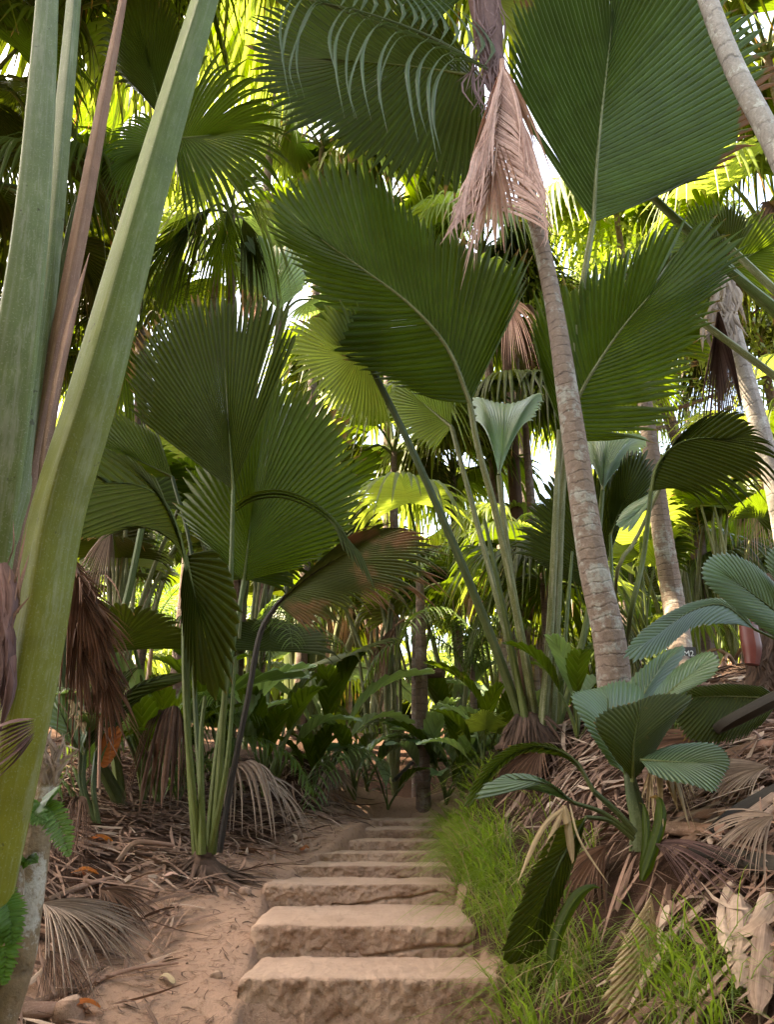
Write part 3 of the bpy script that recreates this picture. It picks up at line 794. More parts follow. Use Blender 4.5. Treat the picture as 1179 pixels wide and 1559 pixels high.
# ================================================================== OTHER TRUNKS
r = thing('leaning_palm', 'smooth grey palm trunk leaning out of the top right corner', 'palm', gpt(4.3, 5.6))
add_tube(r, 'trunk', [np.array(r.location) - [0, 0, .1], (1420, 900, 5.6), (1310, 520, 5.6), (1185, 232, 5.6), (1120, 105, 5.6), (1075, -10, 5.6), (1035, -130, 5.6)], (44, 40, 40, 39, 38, 36, 34), 'bark_grey', 16, nrow=120, rings=40, ringamp=.02)
r = thing('leaning_palm', 'mottled lichen covered trunk with ragged sheaths near the right edge', 'palm', gpx(1215, 1040, 7))
add_tube(r, 'trunk', [np.array(r.location) - [0, 0, .1], (1205, 880, 8.8), (1186, 760, 8.8), (1160, 660, 8.8), (1132, 560, 8.8), (1108, 465, 8.8), (1092, 400, 8.8)], (36, 34, 33, 31, 28, 25, 24), 'bark_grey', 14, nrow=110, rings=44, ringamp=.05)
mb = MB()
for k in range(40):
    x, y = rng.uniform(1082, 1116), rng.uniform(410, 500)
    ribbon(mb, [(x, y, 8.6), (x + rng.normal(4, 8), y + 20, 8.5), (x + rng.normal(6, 16), y + rng.uniform(25, 75), 8.5)], rng.uniform(.03, .08), 6, twist=1)
mb.build('crown_sheath', M['dead_grey'], r)
mb = MB()
fan(mb, (1094, 468, 8.5), [(1052, 660, 8.4), (1066, 690, 8.4), (1090, 702, 8.4), (1115, 690, 8.4), (1136, 668, 8.4), (1130, 610, 8.4)], [(1092, 540, 8.45)], n=34, split=.5, pleat=.9, torn=.3, tipvar=.08)
mb.build('dead_frond', M['dead_purple'], r)
add_leaf(r, (1100, 400, 8.9), [(1040, 470, 8.7), (1010, 420, 8.6), (1010, 350, 8.6), (1060, 300, 8.7), (1120, 300, 8.8)], [(1050, 370, 8.7)], 'leaf', n=36, split=.7)
add_leaf(r, (1104, 410, 8.9), [(1180, 480, 8.9), (1210, 420, 8.9), (1200, 340, 8.9), (1150, 300, 8.9)], [(1160, 380, 8.9)], 'leaf', n=30, split=.65)
r = thing('slim_palm', 'dark ringed palm trunk standing between the leaning palms with a small black sign', 'palm', gpx(1042, 1050, 7.5))
add_tube(r, 'trunk', [np.array(r.location) - [0, 0, .1], (1030, 940, 8.6), (1012, 830, 8.6), (998, 730, 8.6), (984, 620, 8.6), (976, 530, 8.6)], (36, 32, 30, 27, 22, 20), 'bark', 14, nrow=130, rings=40, ringamp=.08)
for i, (a, m_) in enumerate(((20, 'leaf'), (160, 'leaf_yellow'), (270, 'leaf'))):
    c = np.array([976 + 90 * math.cos(math.radians(a)), 520 - 60 * math.sin(math.radians(a))])
    add_leaf(r, (976, 530, 8.6), [(c[0] + 40, c[1] + 60, 8.9), (c[0] + 70, c[1], 8.9), (c[0] + 20, c[1] - 70, 8.9), (c[0] - 50, c[1] - 40, 8.9)], [(c[0], c[1], 8.8)], m_, n=28, split=.7)
sg = thing('tree_sign', 'tiny black plaque with white lettering fixed to the dark ringed trunk', 'sign', at(1046, 995, 7.88))
mb = MB(); c = at(1046, 995, 7.88); hx, hz, hy = .10, .065, .008
V = [(c[0] + a * hx, c[1] + b * hy, c[2] + d * hz) for a in (-1, 1) for b in (-1, 1) for d in (-1, 1)]
mb.raw(V, [(0, 1, 3, 2), (4, 6, 7, 5), (0, 4, 5, 1), (2, 3, 7, 6), (0, 2, 6, 4), (1, 5, 7, 3)]); mb.build('plate', M['sign'], sg, smooth=False)
tc = bpy.data.curves.new('lettering', 'FONT'); tc.body = 'M2'; tc.size = 0.085; tc.extrude = 0.002
tmp = bpy.data.objects.new('lettering_curve', tc); COL.objects.link(tmp)
tm = bpy.data.meshes.new_from_object(tmp.evaluated_get(bpy.context.evaluated_depsgraph_get()))
bpy.data.objects.remove(tmp)
to = bpy.data.objects.new('lettering', tm); COL.objects.link(to); tm.materials.clear(); tm.materials.append(M['white'])
to.parent = sg; to.location = (-0.035, -0.012, -0.03); to.rotation_euler = (math.radians(90), 0, 0)

# arching fan leaf at the right, on its own thin stalks
r = thing('fan_palm', 'fan palm with a ragged blade arching to the right edge between two trunks', 'palm', gpx(945, 1050, 7))
add_leaf(r, (992, 748, 6.4), [(1040, 742, 6.3), (1090, 762, 6.25), (1140, 748, 6.2), (1192, 716, 6.2), (1188, 680, 6.2), (1152, 640, 6.2), (1122, 616, 6.2), (1085, 624, 6.25), (1048, 644, 6.3), (1020, 668, 6.35)],
         [(1006, 700, 6.35), (1050, 668, 6.28), (1110, 672, 6.22)], 'leaf_dark', [np.array(r.location), (958, 950, 6.9), (980, 850, 6.6), (992, 748, 6.4)], (8, 7), 'stem', n=48, split=.72, pleat=.6, droop=.12)
add_leaf(r, (1010, 735, 6.6), [(960, 812, 6.9), (938, 800, 6.9), (950, 775, 7.0), (975, 762, 7.0), (998, 765, 6.9)], [(972, 785, 6.9)], 'leaf_pale_sheen', [np.array(r.location), (938, 890, 7.0), (970, 820, 6.8), (1010, 735, 6.6)], (7, 5), 'stem_pale', n=16, split=.95, pleat=.3)
add_leaf(r, (930, 815, 7.4), [(925, 770, 7.4), (935, 710, 7.4), (965, 680, 7.4), (1000, 700, 7.4), (995, 770, 7.4)], [(950, 760, 7.4)], 'leaf_dark', [np.array(r.location), (935, 930, 7.4), (930, 815, 7.4)], (7, 5), 'stem', n=30, split=.85)

# palm just outside the frame whose stalks cross the right edge
r = thing('fan_palm', 'fan palm reaching in over the right edge on pale slanting stalks', 'palm', gpt(5.2, 6.6))
b = np.array(r.location)
for e, m1, w, mat_, leaf in (((1030, 462, 6.9), (1179, 572, 6.9), 12, 'stem_pale', [(1075, 440, 6.9), (1040, 380, 6.9), (980, 380, 6.9), (940, 430, 6.9), (950, 490, 6.9), (1000, 520, 6.9)]),
                             ((1104, 408, 6.6), (1182, 470, 6.6), 16, 'stem', [(1110, 360, 6.6), (1070, 330, 6.6), (1040, 360, 6.6), (1050, 410, 6.6)]),
                             ((1120, 385, 7.0), (1190, 452, 7.0), 14, 'stem_pale', [(1150, 340, 7), (1120, 310, 7), (1080, 330, 7), (1080, 380, 7)]),
                             ((985, 292, 7.4), (1100, 400, 7.4), 16, 'stem', [(1000, 240, 7.4), (960, 230, 7.4), (930, 260, 7.4), (940, 300, 7.4)])):
    add_leaf(r, e, leaf, [((e[0] + leaf[2][0]) / 2, (e[1] + leaf[2][1]) / 2, e[2])], 'leaf_dark', [P3(e) + (P3(m1) - P3(e)) * 3.2, P3(e) + (P3(m1) - P3(e)) * 2, m1, e], (w * 1.5, w), mat_, n=26, split=.7)

# ================================================================== GIANT STALKS AT THE LEFT EDGE
Y = 2.35
base = np.array([-1.28, 2.55, 0.0]); base[2] = gpt(-1.28, 2.55)[2]
r = thing('giant_palm', 'giant young palm with three thick grey green stalks filling the left edge', 'palm', base)
FACET = [(-2, 1.14), (6, 1.12), (45, .84), (82, 1.0), (90, 1.06), (97, 1.02), (125, .7), (180, .42), (235, .7), (262, 1.02), (270, 1.07), (278, 1.0), (318, .80), (350, 1.10)]
def big(name, pts, w, mat, prof=FACET, ref=(0.15, -1, 0.2), nrow=60, sub=None):
    mb = MB(); tube(mb, pts, [px_r(a, P3(p)[1]) / 1.02 for a, p in zip(w, pts)], profile=prof, ref=ref, nrow=nrow)
    return mb.build(name, M[mat], r)
big('stalk', [base + [.02, 0, -.1], (14, 1172, 2.42), (56, 960, 2.38), (85, 790, 2.36), (142, 600, 2.34), (196, 400, 2.32), (252, 200, 2.30), (312, 0, 2.28), (360, -160, 2.26)], (80, 74, 76, 78, 76, 66, 58, 50, 46), 'stem_big')
big('stalk', [base + [-.12, .1, -.1], (-42, 1000, 2.5), (-20, 850, 2.46), (2, 700, 2.43), (25, 540, 2.42), (45, 380, 2.41), (60, 200, 2.40), (72, 0, 2.39), (80, -150, 2.38)], (80, 86, 84, 82, 78, 66, 58, 48, 44), 'stem_grey', ref=(-.35, -1, .2))
big('stalk', [base + [-.05, .16, -.1], (-10, 900, 2.62), (20, 760, 2.6), (44, 620, 2.6), (72, 420, 2.6), (92, 220, 2.6), (112, 0, 2.6), (120, -150, 2.6)], (40, 42, 44, 42, 34, 30, 26, 24), 'stem_grey', ref=(.5, -1, .2))
big('dead_stalk', [base + [-.02, .2, -.05], (22, 850, 2.66), (44, 740, 2.64), (72, 600, 2.62), (112, 400, 2.6), (142, 240, 2.58), (166, 110, 2.57), (190, -20, 2.56), (205, -140, 2.55)], (30, 30, 28, 27, 26, 27, 22, 14, 12), 'stem_brown', ref=(.4, -1, .1))
big('stalk', [(2, 850, 2.7), (45, 690, 2.68), (76, 520, 2.66), (104, 360, 2.65), (118, 300, 2.65)], (20, 20, 20, 16, 8), 'stem', ref=(-.4, -1, .1))
mb = MB()
ribbon(mb, [(58, 760, 2.58), (84, 600, 2.56), (112, 470, 2.55), (136, 385, 2.55)], .035, 14, (.3, -1, 0), .6)
for k in range(7):
    x = rng.uniform(-5, 30); y = rng.uniform(850, 1010)
    ribbon(mb, [(x, y, 2.28), (x + rng.normal(5, 8), y - 30, 2.25), (x + rng.normal(12, 18), y - rng.uniform(50, 110), 2.24)], rng.uniform(.004, .012), 7, twist=.8)
mb.build('split_fibre', M['stem_brown'], r)
mb = MB()
for k in range(26):
    x = rng.uniform(-40, 6); y = rng.uniform(850, 960)
    ribbon(mb, [(x, y, 2.27), (x + rng.uniform(6, 16), y + 45, 2.25), (x + rng.uniform(2, 18), y + 95, 2.25), (x - rng.uniform(0, 12), y + rng.uniform(120, 190), 2.27)], rng.uniform(.012, .04), 10, (.2, -1, 0), .8, tail=.4, twist=rng.uniform(-1, 1))
for k in range(10):
    ribbon(mb, [(-10, 1110 + k * 9, 2.2), (20, 1098 + k * 7, 2.18), (52, 1094 + k * 3, 2.2)], rng.uniform(.01, .03), 7, (0, -.5, 1))
mb.build('dry_sheath', M['dead_purple'], r)
# blades of these stalks stand far above the picture; the lowest parts shade the scene
for e, d in (((370, -220, 2.26), (.55, .25)), ((84, -200, 2.38), (-.1, .6)), ((122, -200, 2.6), (.2, .9))):
    q = P3(e); dx, dy = d
    rimw = [q + np.array([dx * a - dy * b, dy * a + dx * b, 1.6 * a]) for a, b in ((.5, -.9), (1.1, -.8), (1.7, -.3), (1.8, .1), (1.6, .5), (1.0, .9), (.5, .9))]
    add_leaf(r, q, rimw, [q + np.array([dx * .9, dy * .9, 1.4])], 'leaf', n=40, split=.8)
# brown butt and lichen post
p = thing('dead_post', 'weathered dead stalk with white lichen slanting at the lower left edge', 'dead stalk', gpt(-1.33, 2.85))
add_tube(p, 'post', [np.array(p.location) - [0, 0, .1], (14, 1500, 2.8), (36, 1390, 2.82), (52, 1290, 2.85), (66, 1215, 2.88), (74, 1170, 2.9)], (46, 44, 44, 42, 38, 30), 'bark_lichen', 12, nrow=40)
mb = MB()
for k in range(22):
    x, y = rng.uniform(55, 90), rng.uniform(1160, 1200)
    ribbon(mb, [(x, y, 2.85), (x + rng.normal(0, 10), y - 20, 2.84), (x + rng.normal(6, 14), y - rng.uniform(25, 60), 2.84)], rng.uniform(.005, .02), 6, twist=1)
mb.build('splintered_top', M['dead_grey'], p)
p = thing('dead_post', 'brown rotting stalk butt standing behind the lichen covered stalk', 'dead stalk', gpt(-1.55, 2.75))
add_tube(p, 'post', [np.array(p.location) - [0, 0, .1], (-14, 1420, 2.72), (0, 1290, 2.7), (10, 1180, 2.7)], (56, 54, 50, 44), 'bark_lichen', 12, nrow=30)
# ferns growing on the post
def fern(label, base, fronds, size):
    f = thing('fern', label, 'fern', P3(base))
    for pts in fronds:
        mb = MB(); feather(mb, [P3(base)] + [P3(q) for q in pts], 22, size, .018, .12, .35, up=(0, -.8, .6), rad=.003, nrow=5, lenpow=.9)
        mb.build('frond', M['fern'], f)
fern('bright green fern hanging from the lichen covered stalk', (62, 1222, 2.72), [[(76, 1232, 2.66), (92, 1262, 2.62), (105, 1305, 2.6)], [(78, 1212, 2.68), (86, 1204, 2.64)], [(40, 1226, 2.66), (26, 1238, 2.62), (18, 1262, 2.6)], [(52, 1240, 2.62), (70, 1250, 2.6)]], .05)
fern('tiny fern sprig lower down on the lichen covered stalk', (38, 1318, 2.66), [[(30, 1306, 2.62), (18, 1310, 2.6)], [(46, 1308, 2.62), (56, 1312, 2.6)]], .028)
fern('dark fern at the very left edge by the path', (-12, 1360, 2.5), [[(0, 1390, 2.46), (8, 1440, 2.44), (6, 1500, 2.44)], [(6, 1370, 2.46), (16, 1400, 2.44), (18, 1440, 2.44)]], .055)

r = thing('fan_palm', 'backlit fan palm whose ribbed blades fill the gap right of the thick stalk top', 'palm', gpt(-4.3, 7.6))
b0 = np.array(r.location)
add_tube(r, 'trunk', [b0 - [0, 0, .1], (60, 950, 7.6), (96, 800, 7.6), (143, 600, 7.6), (196, 400, 7.6), (234, 290, 7.6), (256, 212, 7.6)], (34, 32, 30, 28, 26, 24, 20), 'bark_dark', 12, nrow=90, rings=30, ringamp=.05)
add_leaf(r, (266, 212, 7.5), [(284, 330, 7.2), (318, 338, 7.1), (362, 326, 7.0), (405, 300, 7.0), (440, 262, 7.0), (448, 200, 7.1), (432, 140, 7.2), (402, 96, 7.3), (352, 66, 7.4), (310, 56, 7.5)], [(330, 205, 7.35)], 'leaf', n=44, split=.58, droop=.10, pleat=.7, torn=.1)
add_leaf(r, (250, 205, 7.6), [(236, 300, 7.3), (200, 330, 7.2), (165, 300, 7.2), (150, 240, 7.3), (170, 190, 7.4), (210, 160, 7.5)], [(205, 240, 7.4)], 'leaf', n=36, split=.6, droop=.15)
add_leaf(r, (250, 190, 7.6), [(200, 128, 7.8), (160, 90, 7.8), (150, 20, 7.8), (190, -30, 7.8), (250, -30, 7.8), (284, 30, 7.8), (280, 100, 7.8)], [(225, 90, 7.8)], 'leaf_dark', n=44, split=.68, droop=.1)

r = thing('fan_palm', 'palm with a pale folded fan and hanging leaf tips above the large dark left blade', 'palm', gpt(-1.9, 9.4))
b0 = np.array(r.location)
add_tube(r, 'trunk', [b0 - [0, 0, .2], b0 + [.05, 0, 2], (352, 560, 9.4), (352, 330, 9.4)], (22, 20, 18, 14), 'bark_dark', 10, nrow=90, rings=30, ringamp=.05)
add_leaf(r, (424, 472, 9.0), [(408, 456, 8.9), (378, 425, 8.8), (356, 396, 8.8), (362, 368, 8.8), (396, 352, 8.9), (415, 372, 9.1), (440, 374, 9.2), (472, 404, 9.2), (462, 440, 9.1)], [(418, 420, 9.0)], 'leaf_pale_sheen', [b0, (400, 700, 9.3), (424, 472, 9.0)], (8, 6), 'stem_pale', n=34, split=.88, pleat=.6, label='pale folded leaf')
for q_, (bx, by, rim, m_) in enumerate((((352), 318, [(282, 392), (296, 438), (330, 452), (368, 444), (396, 400)], 'leaf'), (352, 318, [(300, 330), (262, 360), (236, 410), (246, 440), (290, 420)], 'leaf_dark'),
                                        (352, 322, [(400, 300), (436, 306), (462, 350), (452, 392), (420, 400)], 'leaf_yellow'), (352, 322, [(228, 350), (196, 400), (180, 450), (205, 482), (250, 470)], 'leaf'),
                                        (352, 318, [(330, 250), (372, 228), (412, 244), (420, 280)], 'leaf'), (352, 318, [(300, 240), (262, 262), (250, 300), (286, 320)], 'leaf_yellow'), (352, 330, [(372, 440), (392, 470), (420, 450), (425, 400)], 'leaf_dark'))):
    mx = sum(p[0] for p in rim) / len(rim); my = sum(p[1] for p in rim) / len(rim)
    hx, hy = bx + (mx - bx) * .35, by + (my - by) * .15 - 14
    add_leaf(r, (hx, hy, 9.2), dd(rim, 9.0 - .1 * q_), [((hx + mx) / 2, (hy + my) / 2 - 10, 9.05)], m_, [(352, 326, 9.4), ((352 + hx) / 2, hy - 4, 9.3), (hx, hy, 9.2)], (6, 4), 'stem', n=24, split=.5, droop=.25, torn=.15)

r = thing('fan_palm', 'shaded fan palm hanging between the thick stalk and the large dark left blade', 'palm', gpt(-3.6, 9.8))
b0 = np.array(r.location)
add_tube(r, 'trunk', [b0 - [0, 0, .2], b0 + [.1, 0, 1.5], (212, 640, 9.8), (214, 505, 9.8)], (24, 22, 20, 16), 'bark_dark', 10, nrow=80, rings=24, ringamp=.05)
for q_, (h, rim, m_) in enumerate((((196, 520), [(150, 540), (120, 590), (140, 650), (190, 672), (226, 640), (232, 580)], 'leaf'), ((240, 520), [(250, 600), (270, 640), (310, 650), (330, 600), (316, 550), (290, 520)], 'leaf_dark'),
                                   ((190, 480), [(150, 500), (104, 480), (96, 420), (130, 380), (176, 392), (200, 430)], 'leaf_dark'), ((244, 482), [(290, 500), (318, 470), (316, 420), (280, 380), (240, 384), (226, 430)], 'leaf'),
                                   ((216, 470), [(190, 430), (184, 380), (212, 350), (246, 362), (252, 410)], 'leaf_yellow'))):
    mx = sum(p[0] for p in rim) / len(rim); my = sum(p[1] for p in rim) / len(rim)
    add_leaf(r, (h[0], h[1], 9.6), dd(rim, 9.3 + .1 * q_), [((h[0] + mx) / 2, (h[1] + my) / 2 - 8, 9.4)], m_, [(214, 512, 9.8), ((214 + h[0]) / 2, h[1] - 6, 9.7), (h[0], h[1], 9.6)], (6, 4), 'stem', n=30, split=.6, droop=.18, torn=.1)
# ================================================================== RIGHT FOREGROUND SEEDLING
Y = 4.0
r = thing('young_palm', 'young palm with broad blue green pleated leaves on the littered right bank', 'palm', gpx(975, 1280, 3))
Y = float(r.location[1]); b = np.array(r.location)
bl = dict(split=.965, pleat=.34, splitvar=.012, tipvar=.012, droop=.0)
add_tube(r, 'stem', [b - [0, 0, .05], (975, 1255, Y), (966, 1215, Y), (958, 1175, Y)], (30, 24, 20, 14), 'stem_dark', 10)
add_leaf(r, (955, 1182, Y), [(930, 1165, Y - .05), (900, 1120, Y - .1), (868, 1062, Y - .1), (884, 1050, Y), (912, 1046, Y + .1), (948, 1034, Y + .2), (985, 1042, Y + .25)], [(930, 1110, Y), (926, 1062, Y + .05)], 'leaf_sky_tint', petmat='stem', n=33, bulge=.1, **bl)
add_leaf(r, (952, 1120, Y + .1), [(944, 1080, Y + .2), (955, 1040, Y + .25), (985, 1010, Y + .3), (1015, 990, Y + .35), (1048, 984, Y + .35), (1030, 1020, Y + .3), (1000, 1062, Y + .2)], [(985, 1050, Y + .2), (1010, 1012, Y + .3)], 'leaf_sky_tint', petmat='stem', n=27, bulge=.08, **bl)
add_leaf(r, (985, 1092, Y + .1), [(998, 1052, Y + .15), (1028, 1018, Y + .2), (1062, 996, Y + .15), (1086, 992, Y + .05), (1098, 1008, Y), (1090, 1028, Y), (1056, 1048, Y + .02), (1018, 1066, Y + .05)], [(1030, 1045, Y + .1), (1070, 1015, Y + .08)], 'leaf_sky_tint', petmat='stem', n=30, bulge=.08, **bl)
add_leaf(r, (964, 1190, Y - .05), [(940, 1160, Y - .1), (908, 1112, Y - .15), (905, 1092, Y - .15), (930, 1076, Y - .12), (965, 1068, Y - .1), (1000, 1056, Y - .08), (1050, 1054, Y - .05), (1056, 1066, Y - .05), (1020, 1110, Y - .05), (990, 1160, Y - .05)], [(966, 1130, Y - .1), (975, 1085, Y - .1)], 'leaf_dark', petmat='stem', n=42, bulge=.08, **bl)
add_leaf(r, (975, 1158, Y - .1), [(990, 1178, Y - .25), (1020, 1190, Y - .3), (1060, 1198, Y - .35), (1090, 1208, Y - .35), (1104, 1184, Y - .25), (1114, 1156, Y - .15), (1092, 1132, Y), (1040, 1132, Y + .05), (1010, 1140, Y)], [(1020, 1160, Y - .12), (1070, 1162, Y - .15)], 'leaf_sky_tint', petmat='stem', n=36, bulge=.06, label='leaf with torn brown edges', **bl)
F_ = lambda p: dd(p, Y - .1)
add_leaf(r, (905, 1205, Y - .1), F_([(890, 1182), (868, 1158), (836, 1148), (790, 1150), (745, 1190), (716, 1232), (708, 1222), (728, 1176), (768, 1138), (812, 1126), (850, 1134), (885, 1162)]), F_([(880, 1162), (835, 1136), (780, 1148), (730, 1195)]), 'leaf', F_([(968, 1268), (940, 1236), (905, 1205)]), (9, 7), 'stem_dark', n=45, bulge=.03, split=.9, pleat=.4)
add_leaf(r, (874, 1222, Y - .2), dd([(850, 1212), (810, 1200), (770, 1198), (736, 1205), (722, 1220), (735, 1195), (775, 1178), (815, 1180), (850, 1198)], Y - .3), dd([(830, 1192), (780, 1186)], Y - .3), 'leaf_sky_tint', F_([(966, 1272), (920, 1238), (874, 1222)]), (7, 5), 'stem_dark', n=30, bulge=.03, split=.93, pleat=.4)
add_leaf(r, (893, 1244, Y - .25), dd([(868, 1250), (838, 1270), (806, 1335), (774, 1415), (764, 1462), (782, 1472), (806, 1466), (826, 1452), (850, 1385), (884, 1290)], Y - .4), dd([(850, 1320), (812, 1420)], Y - .38), 'leaf_dark', F_([(966, 1278), (930, 1250), (893, 1244)]), (7, 5), 'stem_dark', n=33, bulge=.05, split=.93, pleat=.4, label='dark leaf hanging down')
mb = MB()
for pts, w in (([(860, 1226), (866, 1262), (874, 1322)], .035), ([(862, 1228), (826, 1262), (788, 1345)], .022), ([(858, 1232), (834, 1290), (806, 1365)], .025), ([(868, 1224), (884, 1280), (930, 1350)], .01)):
    ribbon(mb, dd(pts, Y - .38), w, 12, twist=.6)
mb.build('dry_tip', M['dead_tan'], r)
for pts, w, dy in (([(978, 1340), (992, 1300), (1006, 1250), (1004, 1216), (990, 1214)], .055, .25), ([(978, 1340), (985, 1280), (982, 1230), (974, 1222)], .04, .2), ([(838, 1480), (850, 1420), (875, 1370), (900, 1350), (915, 1352)], .05, .5)):
    mb = MB(); ribbon(mb, dd(pts, Y - dy), w, 16, fold=.6, tail=.7); mb.build('leaf', M['leaf'], r)

# big plant beyond the right edge
r = thing('young_palm', 'large leaved young palm reaching in from the right edge', 'palm', gpt(2.75, 4.6))
b = np.array(r.location)
add_leaf(r, (1268, 1010, 4.6), [(1200, 985, 4.5), (1140, 944, 4.4), (1112, 922, 4.35), (1074, 890, 4.3), (1068, 864, 4.3), (1090, 842, 4.35), (1128, 846, 4.4), (1166, 872, 4.5), (1200, 910, 4.6), (1240, 960, 4.6)], [(1180, 930, 4.5), (1110, 878, 4.35)], 'leaf_sky_tint', [b, (1290, 1040, 4.6), (1268, 1010, 4.6)], (12, 8), 'stem', n=51, bulge=.06, **bl)
add_leaf(r, (1250, 960, 4.5), [(1200, 910, 4.45), (1165, 860, 4.4), (1180, 830, 4.4), (1230, 830, 4.5), (1270, 880, 4.5)], [(1205, 870, 4.45)], 'leaf_sky_tint', [b, (1270, 1000, 4.55), (1250, 960, 4.5)], (12, 8), 'stem', n=33, bulge=.06, **bl)
add_leaf(r, (1150, 958, 4.7), [(1120, 950, 4.65), (1095, 950, 4.6), (1052, 958, 4.55), (1010, 992, 4.45), (975, 1006, 4.4), (950, 1002, 4.4), (965, 972, 4.45), (1005, 940, 4.55), (1055, 916, 4.65), (1100, 910, 4.7), (1135, 930, 4.7)], [(1105, 922, 4.68), (1050, 932, 4.6), (985, 982, 4.45)], 'leaf_sky_tint', [b, (1240, 1010, 4.7), (1190, 978, 4.7), (1150, 958, 4.7)], (6, 4), 'stem', n=54, bulge=.05, split=.95, pleat=.5)
add_leaf(r, (1188, 1064, 4.7), [(1160, 1105, 4.7), (1120, 1128, 4.7), (1062, 1134, 4.7), (1034, 1110, 4.7), (1022, 1072, 4.7), (1044, 1050, 4.7), (1100, 1040, 4.7), (1160, 1044, 4.7)], [(1110, 1060, 4.7), (1040, 1062, 4.7)], 'leaf_dark', [b, (1215, 1075, 4.7), (1188, 1064, 4.7)], (6, 4), 'stem_pale', n=54, bulge=.08, split=.96, pleat=.4)
p = thing('fallen_stalk', 'straight black leaf stalk slanting up over the right bank under the big leaves', 'dead stalk', gpx(1040, 1140, 3.5))
add_tube(p, 'stalk', [gpx(1035, 1142, 3.5) + [0, 0, .02], (1110, 1100, 4.55), (1185, 1062, 4.45), (1260, 1030, 4.4)], (12, 16, 19, 22), 'stem_black', profile=KEEL)
# stump with the red sheath
r = thing('palm_stump', 'dark shaggy palm stump by the right edge with a red brown sheath', 'stump', gpx(1172, 1070, 5))
b = np.array(r.location); Yb = float(b[1])
add_tube(r, 'trunk', [b - [0, 0, .1], (1174, 1010, Yb), (1178, 940, Yb), (1184, 880, Yb)], (62, 56, 50, 40), 'fibre', 14, nrow=40, rings=7, ringamp=.2)
mb = MB()
for k in range(60):
    x, y = rng.uniform(1146, 1182), rng.uniform(930, 1040)
    ribbon(mb, [(x, y, Yb - .17), (x + rng.normal(0, 4), y + 16, Yb - .2), (x + rng.normal(0, 10), y + rng.uniform(22, 44), Yb - .2)], rng.uniform(.006, .03), 6, twist=.6)
mb.build('bark_fibre', M['fibre'], r)
mb = MB()
tube(mb, dd([(1135, 905), (1138, 935), (1142, 965), (1146, 990), (1146, 1012)], Yb - .3), [.035, .055, .068, .072, .05], 12, nrow=24)
mb.build('sheath', M['red'], r)

# ================================================================== LEFT UNDERGROWTH
r = thing('young_palm', 'broad dark leaved young palm with one rust orange leaf behind the giant stalks', 'palm', gpx(150, 1262, 4))
b = np.array(r.location); Y = float(b[1])
add_leaf(r, (122, 1150, Y), dd([(96, 1120), (60, 1096), (52, 1104), (70, 1078), (92, 1052), (112, 1050), (130, 1080), (132, 1120)], Y - .1), dd([(90, 1080)], Y - .1), 'leaf_sky_tint', [b, (124, 1200, Y), (122, 1150, Y)], (8, 6), 'stem_dark', n=20, split=.94, pleat=.4, bulge=.05)
add_leaf(r, (128, 1150, Y), dd([(120, 1110), (128, 1062), (150, 1030), (185, 1024), (214, 1010), (205, 1024), (185, 1060), (160, 1110)], Y), dd([(150, 1080), (180, 1035)], Y), 'leaf_dark', [b, (128, 1200, Y), (128, 1150, Y)], (8, 6), 'stem_dark', n=22, split=.94, pleat=.4, bulge=.06)
add_leaf(r, (146, 1146, Y + .1), dd([(145, 1120), (165, 1080), (210, 1040), (262, 1024), (290, 1032), (262, 1044), (215, 1062), (180, 1110)], Y + .1), dd([(190, 1060), (250, 1030)], Y + .1), 'leaf_dark', [b, (142, 1200, Y), (146, 1146, Y + .1)], (8, 6), 'stem_dark', n=22, split=.95, pleat=.4, bulge=.06)
add_leaf(r, (150, 1164, Y + .05), dd([(150, 1140), (160, 1112), (172, 1100), (184, 1108), (184, 1132), (172, 1158), (158, 1170)], Y + .05), dd([(166, 1125)], Y + .05), 'leaf_rust', n=12, split=.95, pleat=.4, bulge=.1, label='rust orange dying leaf')
mb = MB()
for k in range(12):
    x, y = rng.uniform(98, 128), rng.uniform(1064, 1098)
    ribbon(mb, dd([(x, y), (x + 6, y + 10), (x + rng.normal(4, 6), y + 24)], Y - .14), .03, 6, twist=1)
mb.build('dry_tip', M['dead_tan'], r)
r = thing('fan_palm', 'fan palm with a dead hanging blade and two green stalks behind the giant stalks', 'palm', gpx(185, 1228, 6))
b = np.array(r.location); Y = float(b[1])
add_leaf(r, (222, 770, Y), dd([(150, 800), (130, 740), (150, 690), (210, 680), (262, 720), (290, 780)], Y + .2), dd([(210, 730)], Y + .1), 'leaf_dark', [b, (165, 1030, Y), (196, 900, Y), (222, 770, Y)], (14, 9), 'stem', n=30, split=.8)
add_tube(r, 'petiole', [b, (100, 1050, Y - .5), (101, 960, Y - .5), (98, 850, Y - .5)], (18, 15, 14, 10), 'stem_dark', profile=KEEL)
mb = MB()
fan(mb, (170, 800, Y - .1), dd([(118, 862), (132, 884), (150, 905), (168, 896), (176, 850)], Y - .1), n=20, split=.5, pleat=.9, torn=.4, tipvar=.1)
mb.build('dead_frond', M['dead_grey'], r)
r = thing('dead_frond', 'large reddish brown dead frond slumped behind the giant stalks', 'dead frond', gpx(160, 1240, 5))
Y = float(r.location[1])
mb = MB()
fan(mb, (104, 842, Y - .6), dd([(96, 1080), (120, 1100), (150, 1090), (176, 1062), (196, 1020), (205, 960), (180, 920), (150, 880)], Y - .4), dd([(125, 920), (150, 990)], Y - .5), n=36, split=.45, pleat=.9, torn=.4, tipvar=.1, droop=.12)
for q_, (bx, by) in enumerate(((118, 870), (135, 905), (112, 940), (150, 985))):
    fan(mb, (bx, by, Y - .62), dd([(bx - 14, by + 90), (bx, by + 130), (bx + 24, by + 140), (bx + 52, by + 112), (bx + 62, by + 70)], Y - .7), dd([(bx + 14, by + 60)], Y - .7), n=16, split=.6, pleat=1.0, torn=.4, tipvar=.15, droop=.08)
